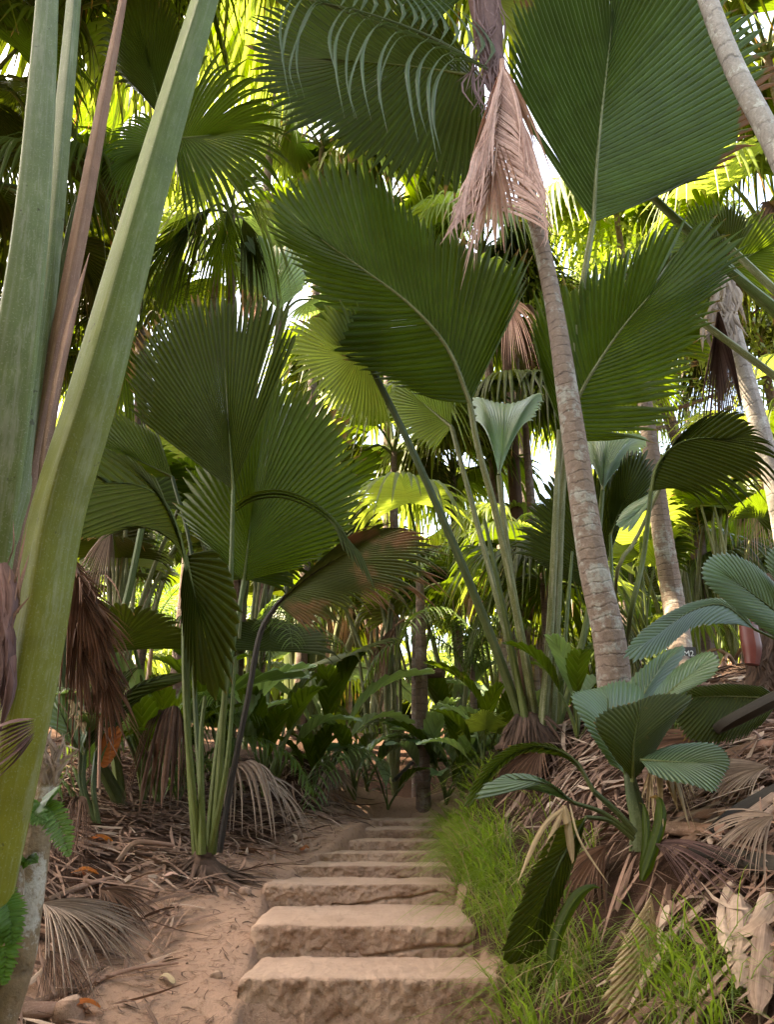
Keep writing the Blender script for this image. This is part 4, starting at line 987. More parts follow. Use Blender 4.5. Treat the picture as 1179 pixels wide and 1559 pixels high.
for k in range(22):
    x, y = rng.uniform(95, 180), rng.uniform(870, 1080)
    ribbon(mb, [(x, y, Y - .62), (x + rng.normal(10, 10), y + 20, Y - .7), (x + rng.normal(16, 22), y + rng.uniform(40, 120), Y - .66)], rng.uniform(.006, .016), 7, twist=1)
mb.build('blade', M['dead_brown'], r)
mb = MB(); tube(mb, dd([(60, 800), (104, 842), (150, 990), (150, 1200)], Y - .6), [.02, .02, .012, .012], 6); mb.build('stalk', M['stem_brown'], r)
tag(r)

# ================================================================== GROUND CLUTTER: FALLEN FRONDS, STALKS, STRIPS
def lift(p, dz): q = np.array(p, float); q[2] += dz; return q


def ground_fan(label, base, rim, mat='dead_brown', h=.06, n=40, split=.35, name='fallen_frond', y0=2.2, stalk=None, arch=.08, **kw):
    b = gpx(*base, y0)
    f = thing(name, label, 'fallen frond', b)
    mb = MB()
    R = [lift(gpx(*p, y0), h * rng.uniform(.4, 1.3)) for p in rim]
    fan(mb, lift(b, h), R, n=n, split=split, pleat=.9, torn=.4, tipvar=.12, droop=.02, bulge=arch, ref=(0, 0, 1), splitvar=.15, **kw)
    mb.build('blade', M[mat], f)
    if stalk:
        mb = MB(); tube(mb, [lift(b, h)] + [lift(gpx(*p, y0), h * .8) for p in stalk], [.02, .022, .024], 7); mb.build('stalk', M['stem_brown'], f)
    return f
ground_fan('fan shaped dead frond spread flat on the ground in the lower left corner', (60, 1395), [(60, 1520), (110, 1532), (150, 1510), (190, 1500), (215, 1470), (226, 1440), (200, 1405)], 'dead_grey', n=46)
ground_fan('brown dead frond lying half buried beside the flat fan shaped frond', (150, 1368), [(140, 1440), (170, 1450), (205, 1436), (232, 1408), (228, 1372)], 'dead_brown', n=30, h=.05, split=.25)
ground_fan('brown dead frond at the foot of the lichen covered stalk', (70, 1470), [(50, 1540), (90, 1556), (130, 1550), (160, 1528)], 'dead_brown', n=26, h=.05, split=.25)
ground_fan('shaggy brown dead frond draped behind the lichen covered stalk', (112, 1240), [(60, 1340), (74, 1372), (96, 1366), (120, 1358), (136, 1330)], 'dead_brown', n=34, h=.12)
ground_fan('dead frond folded like a dark tent left of the fan palm mound', (250, 1195), [(180, 1262), (205, 1285), (240, 1290), (268, 1282), (282, 1240)], 'dead_brown', n=24, split=.9, h=.25, arch=.3)
ground_fan('pale grey frond with drooping strips lying over the mound right of the fan palm', (330, 1240), [(330, 1278), (370, 1300), (410, 1310), (440, 1312), (462, 1290), (450, 1255), (400, 1236)], 'dead_grey', n=30, split=.3, h=.22, arch=.25)
ground_fan('dead frond heaped at the foot of the tall stalk cluster', (500, 1190), [(470, 1232), (490, 1240), (520, 1236), (545, 1225), (540, 1205)], 'dead_grey', n=24, split=.4, h=.14)
ground_fan('dead frond under the right fan palm clump, its strips hanging to the grass', (840, 1150), [(770, 1185), (750, 1215), (775, 1240), (810, 1240), (845, 1210)], 'dead_brown', n=30, h=.1)
ground_fan('tan dead leaf standing on edge behind the blue green young palm', (1050, 1205), [(985, 1255), (1000, 1290), (1030, 1300), (1060, 1280), (1064, 1240)], 'dead_tan', n=18, split=.6, h=.16, arch=.2)
ground_fan('broad dead frond lying along the right bank above the black stalk', (1179, 1200), [(1050, 1190), (1040, 1215), (1070, 1235), (1110, 1240), (1150, 1240)], 'dead_grey', n=34, h=.1)
ground_fan('long stringy dead frond trailing right from the young palm stem', (1000, 1330), [(1060, 1440), (1100, 1440), (1130, 1420), (1150, 1390), (1150, 1360), (1110, 1330)], 'dead_purple', n=36, split=.2, h=.12)
ground_fan('dead frond with splayed strips at the right edge below the dark stalk', (1190, 1290), [(1090, 1290), (1080, 1330), (1100, 1350), (1140, 1380), (1179, 1390)], 'dead_grey', n=34, split=.25, h=.12)
ground_fan('brown dead frond slumped below the seedling over the dark hollow', (930, 1330), [(850, 1360), (846, 1400), (870, 1440), (905, 1450), (935, 1420)], 'dead_brown', n=26, split=.25, h=.12)
ground_fan('reddish dead frond lying behind the young palm on the bank', (1090, 1150), [(985, 1130), (960, 1160), (985, 1190), (1020, 1196)], 'dead_brown', n=26, h=.1)
# hanging tan leaf in the lower right
f = thing('fallen_leaf', 'big pale tan pleated leaf hanging point down in the grass at the lower right', 'dead leaf', gpx(960, 1559, 2.2))
Yl = 3.25
mb = MB()
fan(mb, (992, 1362, Yl + .2), [(962, 1410, Yl + .1), (934, 1460, Yl), (916, 1540, Yl - .1), (935, 1590, Yl - .15), (965, 1592, Yl - .15), (990, 1560, Yl - .1), (1002, 1470, Yl), (1000, 1400, Yl + .1)], [(985, 1430, Yl + .05), (965, 1530, Yl - .1)], n=30, split=.82, pleat=.6, bulge=.1, tipvar=.08, droop=.0)
mb.build('blade', M['dead_tan'], f)


def ground_tube(label, pts, w, mat, name='fallen_stalk', cat='dead stalk', h=.03, sides=9, y0=2.2, prof=KEEL):
    P = [gpx(*p, y0) for p in pts]
    f = thing(name, label, cat, P[0])
    mb = MB()
    tube(mb, [lift(q, h) for q in P], [px_r(a, q[1]) for a, q in zip(w, P)], sides, prof, ref=(0, -.3, 1), nrow=24)
    mb.build('stalk', M[mat], f)
ground_tube('thick dark brown fallen stalk lying across the right bank at the edge', [(1085, 1285), (1130, 1255), (1200, 1225)], (20, 34, 44), 'stem_black')
ground_tube('pale brown fallen stalk on top of the right bank litter', [(1010, 1262), (1060, 1256), (1110, 1250)], (14, 18, 14), 'stem_brown')
ground_tube('long greyish stalk lying level right of the young palm', [(1010, 1275), (1070, 1282), (1110, 1278)], (20, 24, 18), 'stem_brown')
ground_tube('dark hollow stalk running off the right edge below the thick one', [(1060, 1310), (1120, 1325), (1200, 1345)], (22, 30, 34), 'stem_black')
ground_tube('reddish stalk high on the right bank beside the stump', [(1090, 1165), (1140, 1152), (1200, 1140)], (14, 18, 20), 'stem_brown')
ground_tube('long thin stalk lying by the path in the lower left corner', [(40, 1545), (120, 1515), (200, 1488), (270, 1478)], (10, 8, 6, 3), 'stem_brown')
ground_tube('thin stalk lying on the litter left of the palm mound', [(70, 1382), (120, 1362), (170, 1345)], (9, 9, 5), 'stem_brown')
ground_tube('curved stalk bent over the litter beside the fan palm mound', [(175, 1330), (205, 1300), (262, 1302)], (6, 9, 6), 'stem_brown', h=.06)
ground_tube('broken brown stalk butt in the lower left corner', [(-10, 1556), (40, 1556), (95, 1552)], (26, 24, 18), 'stem_brown')
ground_tube('thin branch fallen across the stones at the head of the steps', [(600, 1232), (660, 1160), (690, 1130)], (6, 5, 4), 'stem_black', h=.3)
# bark strips, lower right
for label, pts, w in (('pale curling bark strip, leftmost of those in the lower right corner', [(1120, 1360), (1108, 1430), (1118, 1500)], .055),
                      ('broad pale bark strip hanging in the lower right corner', [(1130, 1390), (1138, 1460), (1134, 1540)], .10),
                      ('short pinkish bark strip at the right edge above the grass', [(1179, 1400), (1160, 1450), (1100, 1475)], .06),
                      ('bark strip running down along the right edge of the frame', [(1172, 1440), (1168, 1500), (1160, 1580)], .07),
                      ('long bark strip lying flat across the right bank litter', [(1179, 1190), (1110, 1200), (1060, 1215)], .07)):
    P = [gpx(*p) for p in pts]
    f = thing('bark_strip', label, 'bark strip', P[0])
    mb = MB(); ribbon(mb, [lift(q, .04 + .05 * rng.random()) for q in P], w, 18, (0, -.6, .8), .7, tip=.3, twist=.5, tail=.8)
    ribbon(mb, [lift(q, .02) for q in P], w * .6, 18, (0, -.6, .8), .5, tip=.2, twist=-.4, tail=.7)
    mb.build('strip', M['litter_pale'], f)
# single fallen leaves and stones by the path
for label, x, y, s, mat in (('red brown fallen leaf on bare earth near the lower left stone', 150, 1546, .07, 'leaf_rust'), ('rust coloured leaf in the litter left of the mound', 170, 1288, .10, 'leaf_rust'),
                            ('reddish leaf lying flat left of the path litter', 148, 1338, .08, 'leaf_rust'), ('pale chip of leaf lying alone on the bare earth', 265, 1506, .05, 'dead_tan'),
                            ('small orange leaf at the left end of the fourth step', 458, 1300, .06, 'leaf_rust'), ('pinkish leaf scrap below the fan palm mound', 245, 1346, .06, 'dead_pink')):
    c = gpx(x, y); f = thing('fallen_leaf', label, 'fallen leaf', c)
    a = rng.uniform(0, 6.28); d = np.array([math.cos(a), math.sin(a), .1])
    mb = MB(); ribbon(mb, [c + [0, 0, .02], c + d * s + [0, 0, .045], c + d * s * 2.1 + [0, 0, .02]], s * .8, 9, (0, 0, 1), .5)
    mb.build('blade', M[mat], f)
for label, x, y, s in (('flat mossy stone in the lower left corner of the path', 98, 1552, .085), ('small grey stone at the left edge of the second step', 372, 1360, .04), ('small stone against the grass at the right end of the upper steps', 655, 1262, .06), ('rounded pebble on the earth left of the lowest step', 330, 1490, .03)):
    c = gpx(x, y); f = thing('stone', label, 'stone', c)
    th, ph = np.meshgrid(np.linspace(0, 2 * math.pi, 21), np.linspace(0, math.pi, 12))
    P = np.stack([np.sin(ph) * np.cos(th), .7 * np.sin(ph) * np.sin(th), .55 * np.cos(ph)], -1)
    P = np.sign(P) * np.abs(P) ** .75 * s * (1 + .5 * fbm(P + x, 1.6, 3)[..., None]) + c + [0, 0, s * .2]
    P[:, -1] = P[:, 0]
    mb = MB(); mb.grid(P, np.stack([th, ph], -1), .5); mb.build('body', M['stone'], f)

# litter: thousands of dry strips nobody could count
def litter(name, region, N, mat, lens, wid, label, hmax=.05):
    mb = MB(); k = 0
    while k < N:
        X, Yy = region()
        m_ = len(X); z = gz(X, Yy)
        az = rng.uniform(0, 6.28, m_); ln = rng.uniform(*lens, m_) ** 1.0; w = rng.uniform(*wid, m_)
        ex, ey = X + np.cos(az) * ln, Yy + np.sin(az) * ln
        ez = gz(ex, ey); mx, my = (X + ex) / 2 + rng.normal(0, .03, m_), (Yy + ey) / 2 + rng.normal(0, .03, m_); mz = gz(mx, my)
        h = rng.uniform(.003, hmax, (3, m_))
        for i in range(m_):
            ribbon2(mb, np.array([[X[i], Yy[i], z[i] + h[0, i]], [mx[i], my[i], mz[i] + h[1, i] + .25 * ln[i] * .1], [ex[i], ey[i], ez[i] + h[2, i]]]), w[i])
        k += m_
    tag(mb.build(name, M[mat]), label, 'leaf litter', kind='stuff')


def ribbon2(mb, p, w):
    t = np.array([0, .3, .65, 1.0])[:, None]
    c = p[0] * (1 - t) ** 2 + 2 * p[1] * t * (1 - t) + p[2] * t * t
    d = p[2] - p[0]; b = np.array([-d[1], d[0], rng.normal(0, .5) * abs(d[0] + d[1])]); b = b / (np.linalg.norm(b) + 1e-9)
    hw = (0.5 * w * np.array([.6, 1, .9, .15]))[:, None]
    up = np.array([0, 0, .3]) * hw
    P = np.stack([c - b * hw, c + up, c + b * hw], 1)
    uv = np.stack([np.tile([0, .5, 1], (4, 1)), np.tile(t, (1, 3))], -1)
    mb.grid(P, uv, rng.random())


def reg_left(m_=400):
    Yy = rng.uniform(2.6, 9.5, m_ * 3); X = rng.uniform(-4.5, .2, m_ * 3)
    e = np.interp(Yy, [2, 3.4, 4.0, 4.6, 5.2, 5.6, 6.2, 7, 8, 9.5], [-1.2, -1.3, -1.32, -1.28, -1.18, -.95, -.9, -.8, -.6, -.4])
    k = X < e + rng.normal(0, .10, len(X)); return X[k][:m_], Yy[k][:m_]


def reg_right(m_=400):
    Yy = rng.uniform(2.4, 8.5, m_ * 3); X = rng.uniform(.2, 5.5, m_ * 3)
    e = np.interp(Yy, [2.4, 3.4, 4, 5, 6, 8, 9], [.75, .85, .95, .85, .85, .95, .95])
    k = X > e + rng.uniform(0, .5, len(X)); return X[k][:m_], Yy[k][:m_]


def reg_path(m_=200):
    Yy = rng.uniform(3.4, 9, m_); X = rng.uniform(-1.5, .0, m_)
    e = np.interp(Yy, SP_Y, [s[1] for s in SP]); k = X < e - .02; return X[k], Yy[k]
litter('leaf_litter', reg_left, 3800, 'litter', (.06, .45), (.004, .03), 'brown strips of dry palm leaf carpeting the left side')
litter('leaf_litter', reg_right, 5200, 'litter', (.06, .5), (.004, .035), 'brown strips of dry palm leaf carpeting the right bank', .08)
litter('leaf_litter', reg_right, 900, 'litter_pale', (.05, .55), (.006, .05), 'pale bleached leaf strips scattered over the right bank', .10)
litter('leaf_litter', reg_left, 600, 'litter_pale', (.05, .35), (.006, .03), 'pale bleached leaf strips scattered over the left side', .07)
litter('leaf_litter', reg_right, 900, 'litter', (.4, 1.0), (.006, .03), 'long dry leaflets matted over the right bank', .10)
litter('leaf_litter', reg_left, 500, 'litter', (.3, .8), (.005, .025), 'long dry leaflets matted over the left side', .08)
litter('twig_litter', reg_path, 1300, 'litter', (.012, .11), (.002, .011), 'small crumbs and twigs on the bare earth path', .012)


# grass
def grass(name, roots, label, lens, out, w=.005):
    mb = MB(); t = np.linspace(0, 1, 6)
    for x, y in roots:
        if y > 6 and rng.random() < .35: continue
        z = gz(np.array([x]), np.array([y]))[0]
        l = rng.uniform(*lens); a = rng.normal(out[0], out[1]); k = rng.uniform(.35, 1.15)
        hx = l * (.25 * t + .75 * k * t ** 2); hz = l * (t * .95 - .85 * k * t ** 2.2)
        c = np.stack([x + hx * math.cos(a), y + hx * math.sin(a), z + hz], 1)
        s = np.array([-math.sin(a + .6), math.cos(a + .6), 0]) * (w * max(1.0, y / 4.6) * rng.uniform(.6, 1.3) * np.array([.8, 1, 1, .85, .55, .08]))[:, None] * .5
        mb.grid(np.stack([c - s, c + s], 1), np.stack([np.tile([0, 1], (6, 1)), np.tile(t[:, None], (1, 2))], -1), rng.random())
    tag(mb.build(name, M['grass']), label, 'grass', kind='stuff')
rt = []
for k in range(135):                                   # tufts beside the steps
    Yc = rng.uniform(4.3, 9.0); e = np.interp(Yc, [4.0, 4.7, 5.5, 6.5, 7.5, 9], [.74, .60, .50, .53, .57, .62])
    Xc = e + abs(rng.normal(.05, .20))
    for q in range(rng.integers(9, 24)): rt.append((Xc + rng.normal(0, .035), Yc + rng.normal(0, .035)))
for k in range(70):
    Yc = rng.uniform(5.0, 8.6); e = np.interp(Yc, [4.7, 5.5, 6.5, 7.5, 9], [.63, .54, .57, .61, .67])
    Xc = e + abs(rng.normal(0, .10))
    for q in range(rng.integers(10, 26)): rt.append((Xc + rng.normal(0, .03), Yc + rng.normal(0, .03)))
for (Ys_, x0_, x1_, zt_, zf_) in SP[:5]:
    for k in range(9):
        Xc, Yc = x1_ + rng.uniform(-.04, .22), Ys_ + rng.uniform(-.25, .5)
        for q in range(rng.integers(8, 20)): rt.append((Xc + rng.normal(0, .03), Yc + rng.normal(0, .03)))
grass('grass', rt, 'long thin grass spilling over the right ends of the steps', (.26, .60), (math.radians(225), 1.4), .006)
rt = []
for k in range(26):                                    # bright grass, lower right
    c = gpx(rng.uniform(985, 1125), rng.uniform(1440, 1600), 2.2)
    for q in range(rng.integers(8, 18)): rt.append((c[0] + rng.normal(0, .03), c[1] + rng.normal(0, .03)))
for k in range(34):
    c = gpx(rng.uniform(772, 910), rng.uniform(1440, 1580), 2.2)
    for q in range(rng.integers(7, 18)): rt.append((c[0] + rng.normal(0, .03), c[1] + rng.normal(0, .03)))
grass('grass', rt, 'bright green grass growing through the litter at the lower right', (.2, .5), (math.radians(250), 1.5), .007)
# ================================================================== MIDDLE DISTANCE, placed one by one
r = thing('stalk_cluster', 'cluster of upright pale green stalks on a black base left of the path head', 'palm', gpx(455, 1125, 9))
b = np.array(r.location); Y = float(b[1])
mb = MB(); tube(mb, [b - [0, 0, .2], b + [0, 0, .15], b + [0, 0, .45]], [.28, .26, .12], 14, nrow=16, rings=5, ringamp=.25); mb.build('root_base', M['fibre'], r)
for k, (x, xt, yt, w, m_) in enumerate(((440, 441, 850, 13, 'stem'), (455, 462, 870, 14, 'stem_pale'), (470, 486, 830, 13, 'stem'), (478, 505, 860, 12, 'stem_pale'), (486, 500, 760, 12, 'stem'), (500, 524, 900, 9, 'stem_pale'), (510, 552, 930, 11, 'stem_pale'), (448, 430, 800, 10, 'stem_dark'))):
    d = rng.uniform(-.2, .3)
    top = (xt, yt, Y + d)
    lx, ly = xt + rng.uniform(-20, 40), yt - 10
    add_leaf(r, top, [(lx - 70, ly + 5, Y + d + .3), (lx - 75, ly - 55, Y + d + .3), (lx - 20, ly - 105, Y + d + .3), (lx + 45, ly - 85, Y + d + .3), (lx + 75, ly - 20, Y + d + .3)], [((xt + lx) / 2, ly - 45, Y + d + .2)],
             ('leaf_dark', 'leaf', 'leaf_yellow')[k % 3], [b + [(x - 455) * .008, 0, .1], (x, 1040, Y + d * .5), (.5 * (x + xt), .5 * (1040 + yt), Y + d), top], (w + 3, w * .75), m_, n=26, split=.8)
add_leaf(r, (470, 1045, Y - .8), dd([(500, 1040), (540, 1035), (580, 1040), (620, 1070), (640, 1068), (625, 1040), (590, 1018), (550, 1006), (510, 1010)], Y - 1.1), dd([(520, 1018), (580, 1022), (628, 1058)], Y - 1.1), 'leaf_pale_sheen', [b, (455, 1090, Y - .5), (470, 1045, Y - .8)], (7, 5), 'stem', n=30, split=.85, label='arching leaf with a pale upper side')
add_leaf(r, (395, 1010, Y - 1.5), dd([(372, 1000), (362, 985), (385, 974), (420, 974), (455, 978), (448, 990), (425, 1002)], Y - 1.3), None, 'leaf_pale_sheen', [b, (420, 1080, Y - 1), (395, 1010, Y - 1.5)], (6, 4), 'stem', n=18, split=.95)

# ---- leaf shapes shared by the many palms of the forest (unit size, base at the origin)
def unit_leaf(name, mat, pet, tilt, L=1.0, half=105, n=34, split=.72, droop=.12, cup=.12, curl=.35, petmat='stem', r0=.022, pleat=.55, M_=9, fold=0.0):
    pet = [np.array(p, float) for p in pet]
    pb = MB(); tube(pb, pet, [r0 * 1.3, r0 * .8], 6, nrow=12, ref=(0, 1, 0.01))
    base = pet[-1]; d = np.array([0, math.cos(math.radians(tilt)), math.sin(math.radians(tilt))]); nrm = np.array([0, -d[2], d[1]]); s = np.array([1., 0, 0])
    rim = []
    for a in np.linspace(-half, half, 13):
        ar = math.radians(a); l = L * (1 - .22 * (abs(a) / half) ** 2) * rng.uniform(.95, 1.05)
        p = base + l * (d * math.cos(ar) + s * math.sin(ar) * (1 - fold)) + nrm * (cup + fold * .5) * l * math.sin(ar) ** 2
        p[2] -= curl * l * max(0.15, math.cos(ar * .6)) ** 2
        rim.append(p)
    co = [base + d * L * .2 + [0, 0, -curl * .02], base + d * L * .42 + [0, 0, -curl * .14 * L]]
    lb = MB(); fan(lb, base, rim, co, n=n, split=split, droop=droop, pleat=pleat, M=M_, ref=tuple(nrm), bulge=.10 * curl)
    return lb.mesh(name, M[mat]), pb.mesh(name + '_stalk', M[petmat])


def unit_blade(name, mat, pet, tilt, L=1.0, wid=.13, n=16, curl=.5, petmat='stem', r0=.014):
    """long pleated strap of a seedling palm, notched at the tip, arching over"""
    pet = [np.array(p, float) for p in pet]
    pb = MB(); tube(pb, pet, [r0 * 1.3, r0 * .8], 6, nrow=12, ref=(0, 1, 0.01))
    base = pet[-1]; d = np.array([0, math.cos(math.radians(tilt)), math.sin(math.radians(tilt))]); nrm = np.array([0, -d[2], d[1]])
    def mid(f): return base + d * L * f - np.array([0, 0, curl * L * f * f * .6]) + np.array([0, curl * L * f * f * .35, 0])
    half = [(.10, .35), (.25, .75), (.45, 1.0), (.65, 1.0), (.85, .8), (1.02, .5), (1.0, .16)]
    rim = [mid(f) + np.array([-w * wid * L, 0, 0]) + nrm * wid * L * w * .5 for f, w in half] + [mid(.93)] + [mid(f) + np.array([w * wid * L, 0, 0]) + nrm * wid * L * w * .5 for f, w in half[::-1]]
    lb = MB(); fan(lb, base, rim, [mid(.3), mid(.6), mid(.86)], n=n, split=.95, droop=0, pleat=.5, M=7, ref=tuple(nrm), bulge=.02, splitvar=.01, tipvar=.02)
    return lb.mesh(name, M[mat]), pb.mesh(name + '_stalk', M[petmat])


def unit_feather(name, mat, rach, length, n=24, droop=.6, width=.035):
    lb = MB(); feather(lb, [np.array(p, float) for p in rach], n, length, width, droop, .5, rad=.012, nrow=5)
    return lb.mesh(name, M[mat]), None


PET_UP = [(0, 0, 0), (0, .05, .5), (0, .16, 1.0), (0, .30, 1.45)]
PET_TALL = [(0, 0, 0), (0, .06, .9), (0, .22, 1.8), (0, .44, 2.5)]
PET_OUT = [(0, 0, 0), (0, .15, .35), (0, .42, .68), (0, .75, .85)]
PET_SHORT = [(0, 0, 0), (0, .18, .2), (0, .4, .32)]
PET_DOWN = [(0, 0, 0), (0, .2, .12), (0, .4, .02)]
UL = {
    'up_a': unit_leaf('blade', 'leaf', PET_UP, 68, curl=.12, split=.78),
    'up_b': unit_leaf('blade', 'leaf_dark', PET_UP, 55, curl=.3, half=95),
    'up_y': unit_leaf('blade', 'leaf_yellow', PET_UP, 58, curl=.25),
    'out_a': unit_leaf('blade', 'leaf', PET_OUT, 25, curl=.5, droop=.25, split=.6),
    'out_y': unit_leaf('blade', 'leaf_yellow', PET_OUT, 18, curl=.5, droop=.3, split=.55, half=115),
    'out_p': unit_leaf('blade', 'leaf_pale_sheen', PET_OUT, 30, curl=.4, half=80),
    'crown_a': unit_leaf('blade', 'leaf', PET_SHORT, 22, curl=.45, droop=.3, split=.58),
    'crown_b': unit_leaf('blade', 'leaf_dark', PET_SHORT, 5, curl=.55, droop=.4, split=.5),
    'crown_y': unit_leaf('blade', 'leaf_yellow', PET_SHORT, 12, curl=.5, droop=.35, split=.55),
    'hang_a': unit_leaf('blade', 'leaf_dark', PET_DOWN, -50, curl=.2, droop=.3, split=.5, half=80, fold=.4),
    'hang_d': unit_leaf('blade', 'dead_pink', PET_DOWN, -70, curl=.1, droop=.2, split=.4, half=50, fold=.5, pleat=.9, petmat='stem_brown'),
    'hang_e': unit_leaf('blade', 'dead_brown', PET_DOWN, -65, curl=.1, droop=.2, split=.35, half=60, fold=.5, pleat=.9, petmat='stem_brown'),
    'tall_a': unit_leaf('blade', 'leaf', PET_TALL, 60, L=.85, curl=.3, split=.78, petmat='stem_pale', r0=.026),
    'tall_b': unit_leaf('blade', 'leaf_dark', PET_TALL, 35, L=.85, curl=.45, half=90, petmat='stem_pale', r0=.026),
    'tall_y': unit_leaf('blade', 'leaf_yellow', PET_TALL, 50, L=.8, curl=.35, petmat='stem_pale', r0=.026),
    'seed_a': unit_blade('blade', 'leaf', [(0, 0, 0), (0, .04, .2), (0, .12, .4)], 70, 1.0, .12, curl=.7),
    'seed_b': unit_blade('blade', 'leaf_sky_tint', [(0, 0, 0), (0, .06, .15), (0, .16, .3)], 55, 1.05, .14, curl=.75),
    'seed_p': unit_blade('blade', 'leaf_pale_sheen', [(0, 0, 0), (0, .05, .2), (0, .14, .38)], 62, .95, .13, curl=.8),
    'feather_a': unit_feather('blade', 'feather', [(0, 0, 0), (0, .22, .55), (0, .7, .85), (0, 1.25, .7), (0, 1.6, .3)], .42),
    'feather_b': unit_feather('blade', 'feather', [(0, 0, 0), (0, .15, .6), (0, .5, 1.0), (0, 1.0, 1.05), (0, 1.4, .8)], .40, droop=.95),
}
LEAF_KIND = {'hang_d': 'dead_frond', 'hang_e': 'dead_frond'}


def put_leaf(root, kind, loc, az, tilt, sc):
    bm_, pm_ = UL[kind]
    o = bpy.data.objects.new(LEAF_KIND.get(kind, 'leaf'), bm_); COL.objects.link(o); o.parent = root
    o.location = loc; o.rotation_euler = (tilt, 0, az); o.scale = (sc, sc, sc)
    if pm_:
        q = bpy.data.objects.new('petiole', pm_); COL.objects.link(q); q.parent = o


def forest_palm(name, label, crown, kinds, nl, sc, trunk=None, bark='bark_dark', group=None, spread=(-.25, .35), cat='palm', az0=None, foot=None, azs=None):
    """crown: world point the leaves spring from; trunk: thickness (m) of a stem down to the ground, or None when the leaves rise from the earth"""
    c = np.array(crown, float)
    fx, fy = (c[0], c[1]) if foot is None else foot
    g = gpt(fx, fy)
    root = thing(name, label, cat, g if trunk else c, group)
    off = c - np.array(root.location)
    if trunk:
        mid = g + (c - g) * .5 + np.array([(c[0] - g[0]) * .12, 0, 0])
        mb = MB(); tube(mb, [g - [0, 0, .7], g + (mid - g) * .5, mid, c, c + [0, 0, trunk * 1.5]], [trunk * .62, trunk * .55, trunk * .5, trunk * .45, trunk * .3], 10, nrow=int(max(24, (c[2] - g[2]) * 16)), rings=int(max(6, (c[2] - g[2]) * 6)), ringamp=.06)
        mb.build('trunk', M[bark], root)
    a0 = rng.uniform(0, 6.28) if az0 is None else az0
    for k in range(nl):
        kd = kinds[k % len(kinds)]
        az = (a0 + k * 2.4 + rng.normal(0, .2)) if azs is None else azs[k % len(azs)]
        t = rng.uniform(*spread) if not kd.startswith('hang') else rng.uniform(-.1, .15)
        put_leaf(root, kd, tuple(off + np.array([0, 0, rng.uniform(-.04, .1) * sc])), az, t, sc * rng.uniform(.82, 1.15))
    return root


def on_ground(x, y, y0=4.0): return gpx(x, y, y0)


# upper left canopy
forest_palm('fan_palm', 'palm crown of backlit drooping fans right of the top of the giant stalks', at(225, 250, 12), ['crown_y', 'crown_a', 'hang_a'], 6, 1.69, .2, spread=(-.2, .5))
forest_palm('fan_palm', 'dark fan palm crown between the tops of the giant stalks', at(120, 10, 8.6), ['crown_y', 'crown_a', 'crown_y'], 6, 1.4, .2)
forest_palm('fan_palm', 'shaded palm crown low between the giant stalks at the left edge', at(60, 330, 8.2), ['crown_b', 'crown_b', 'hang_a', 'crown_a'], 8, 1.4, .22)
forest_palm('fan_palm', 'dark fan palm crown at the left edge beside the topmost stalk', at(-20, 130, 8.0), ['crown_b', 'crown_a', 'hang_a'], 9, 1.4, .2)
forest_palm('fan_palm', 'palm crown with hanging fans above the large dark left blade', at(330, 400, 13), ['crown_a', 'hang_a', 'crown_b', 'hang_d', 'crown_y'], 7, 1.43, .2)
forest_palm('fan_palm', 'palm with pale folded fans behind the tips of the wide centre blade', at(425, 500, 12.5), ['up_a', 'out_p', 'up_y', 'out_p'], 8, 1.10, .16)
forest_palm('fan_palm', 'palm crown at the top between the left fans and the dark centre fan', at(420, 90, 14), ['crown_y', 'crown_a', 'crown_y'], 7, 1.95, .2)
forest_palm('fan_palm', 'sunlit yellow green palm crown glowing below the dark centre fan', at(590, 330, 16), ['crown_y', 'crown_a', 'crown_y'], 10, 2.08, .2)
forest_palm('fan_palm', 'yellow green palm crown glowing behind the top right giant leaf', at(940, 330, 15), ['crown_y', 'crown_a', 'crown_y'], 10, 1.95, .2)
forest_palm('fan_palm', 'palm with a shaggy black trunk right of the wide centre blade', at(768, 480, 14.5), ['crown_y', 'hang_e', 'crown_a', 'hang_d', 'hang_e'], 10, 1.43, .26, 'fibre')
forest_palm('fan_palm', 'palm crown filling the gap between the dark centre fan and the wide centre blade', at(490, 225, 14), ['crown_a', 'crown_y', 'crown_b'], 10, 1.5, .18)
forest_palm('fan_palm', 'palm crown seen between the two leftmost thick stalks and the split brown stalk', at(95, 540, 11), ['crown_a', 'crown_b', 'crown_y'], 9, 1.3, .18)
forest_palm('fan_palm', 'palm crown in the gap right of the thickest stalk at mid height', at(205, 440, 13), ['crown_b', 'crown_a', 'hang_a'], 9, 1.3, .18)
forest_palm('fan_palm', 'palm crown behind the lower tip of the pinkish dead frond', at(735, 385, 15), ['crown_a', 'crown_y', 'crown_b'], 10, 1.5, .2)
forest_palm('fan_palm', 'palm crown behind the pale cupped leaf in the centre', at(800, 640, 14), ['crown_b', 'crown_a', 'crown_y'], 10, 1.3, .18)
forest_palm('fan_palm', 'palm crown at the left edge below the leftmost shaded crown', at(-10, 480, 10.5), ['crown_a', 'crown_b'], 8, 1.3, .18)
# middle
forest_palm('fan_palm', 'sunlit fan palm with drooping yellow fans in the gap right of the left palm', at(600, 690, 14), ['out_y', 'crown_y', 'crown_a', 'hang_a'], 8, 1.49, .18)
forest_palm('fan_palm', 'yellow green fan palm behind the long dark stalk in the centre', at(690, 730, 15), ['crown_y', 'crown_a', 'crown_y'], 10, 1.43, .18)
forest_palm('fan_palm', 'low fan palm spreading dark blades under the dying streaked leaf', at(640, 905, 9.6), ['out_a', 'out_y', 'crown_a'], 3, .9, .16)
forest_palm('fan_palm', 'fan palm whose blade hangs like a skirt between the right clump stalks', at(830, 900, 8.6), ['crown_b', 'hang_a', 'crown_y', 'crown_a'], 9, .85, .14)
forest_palm('fan_palm', 'bright ribbed fan palm lit from behind between the two right trunks', at(985, 1000, 9.6), ['up_y', 'up_y', 'up_a', 'out_y'], 8, .85)
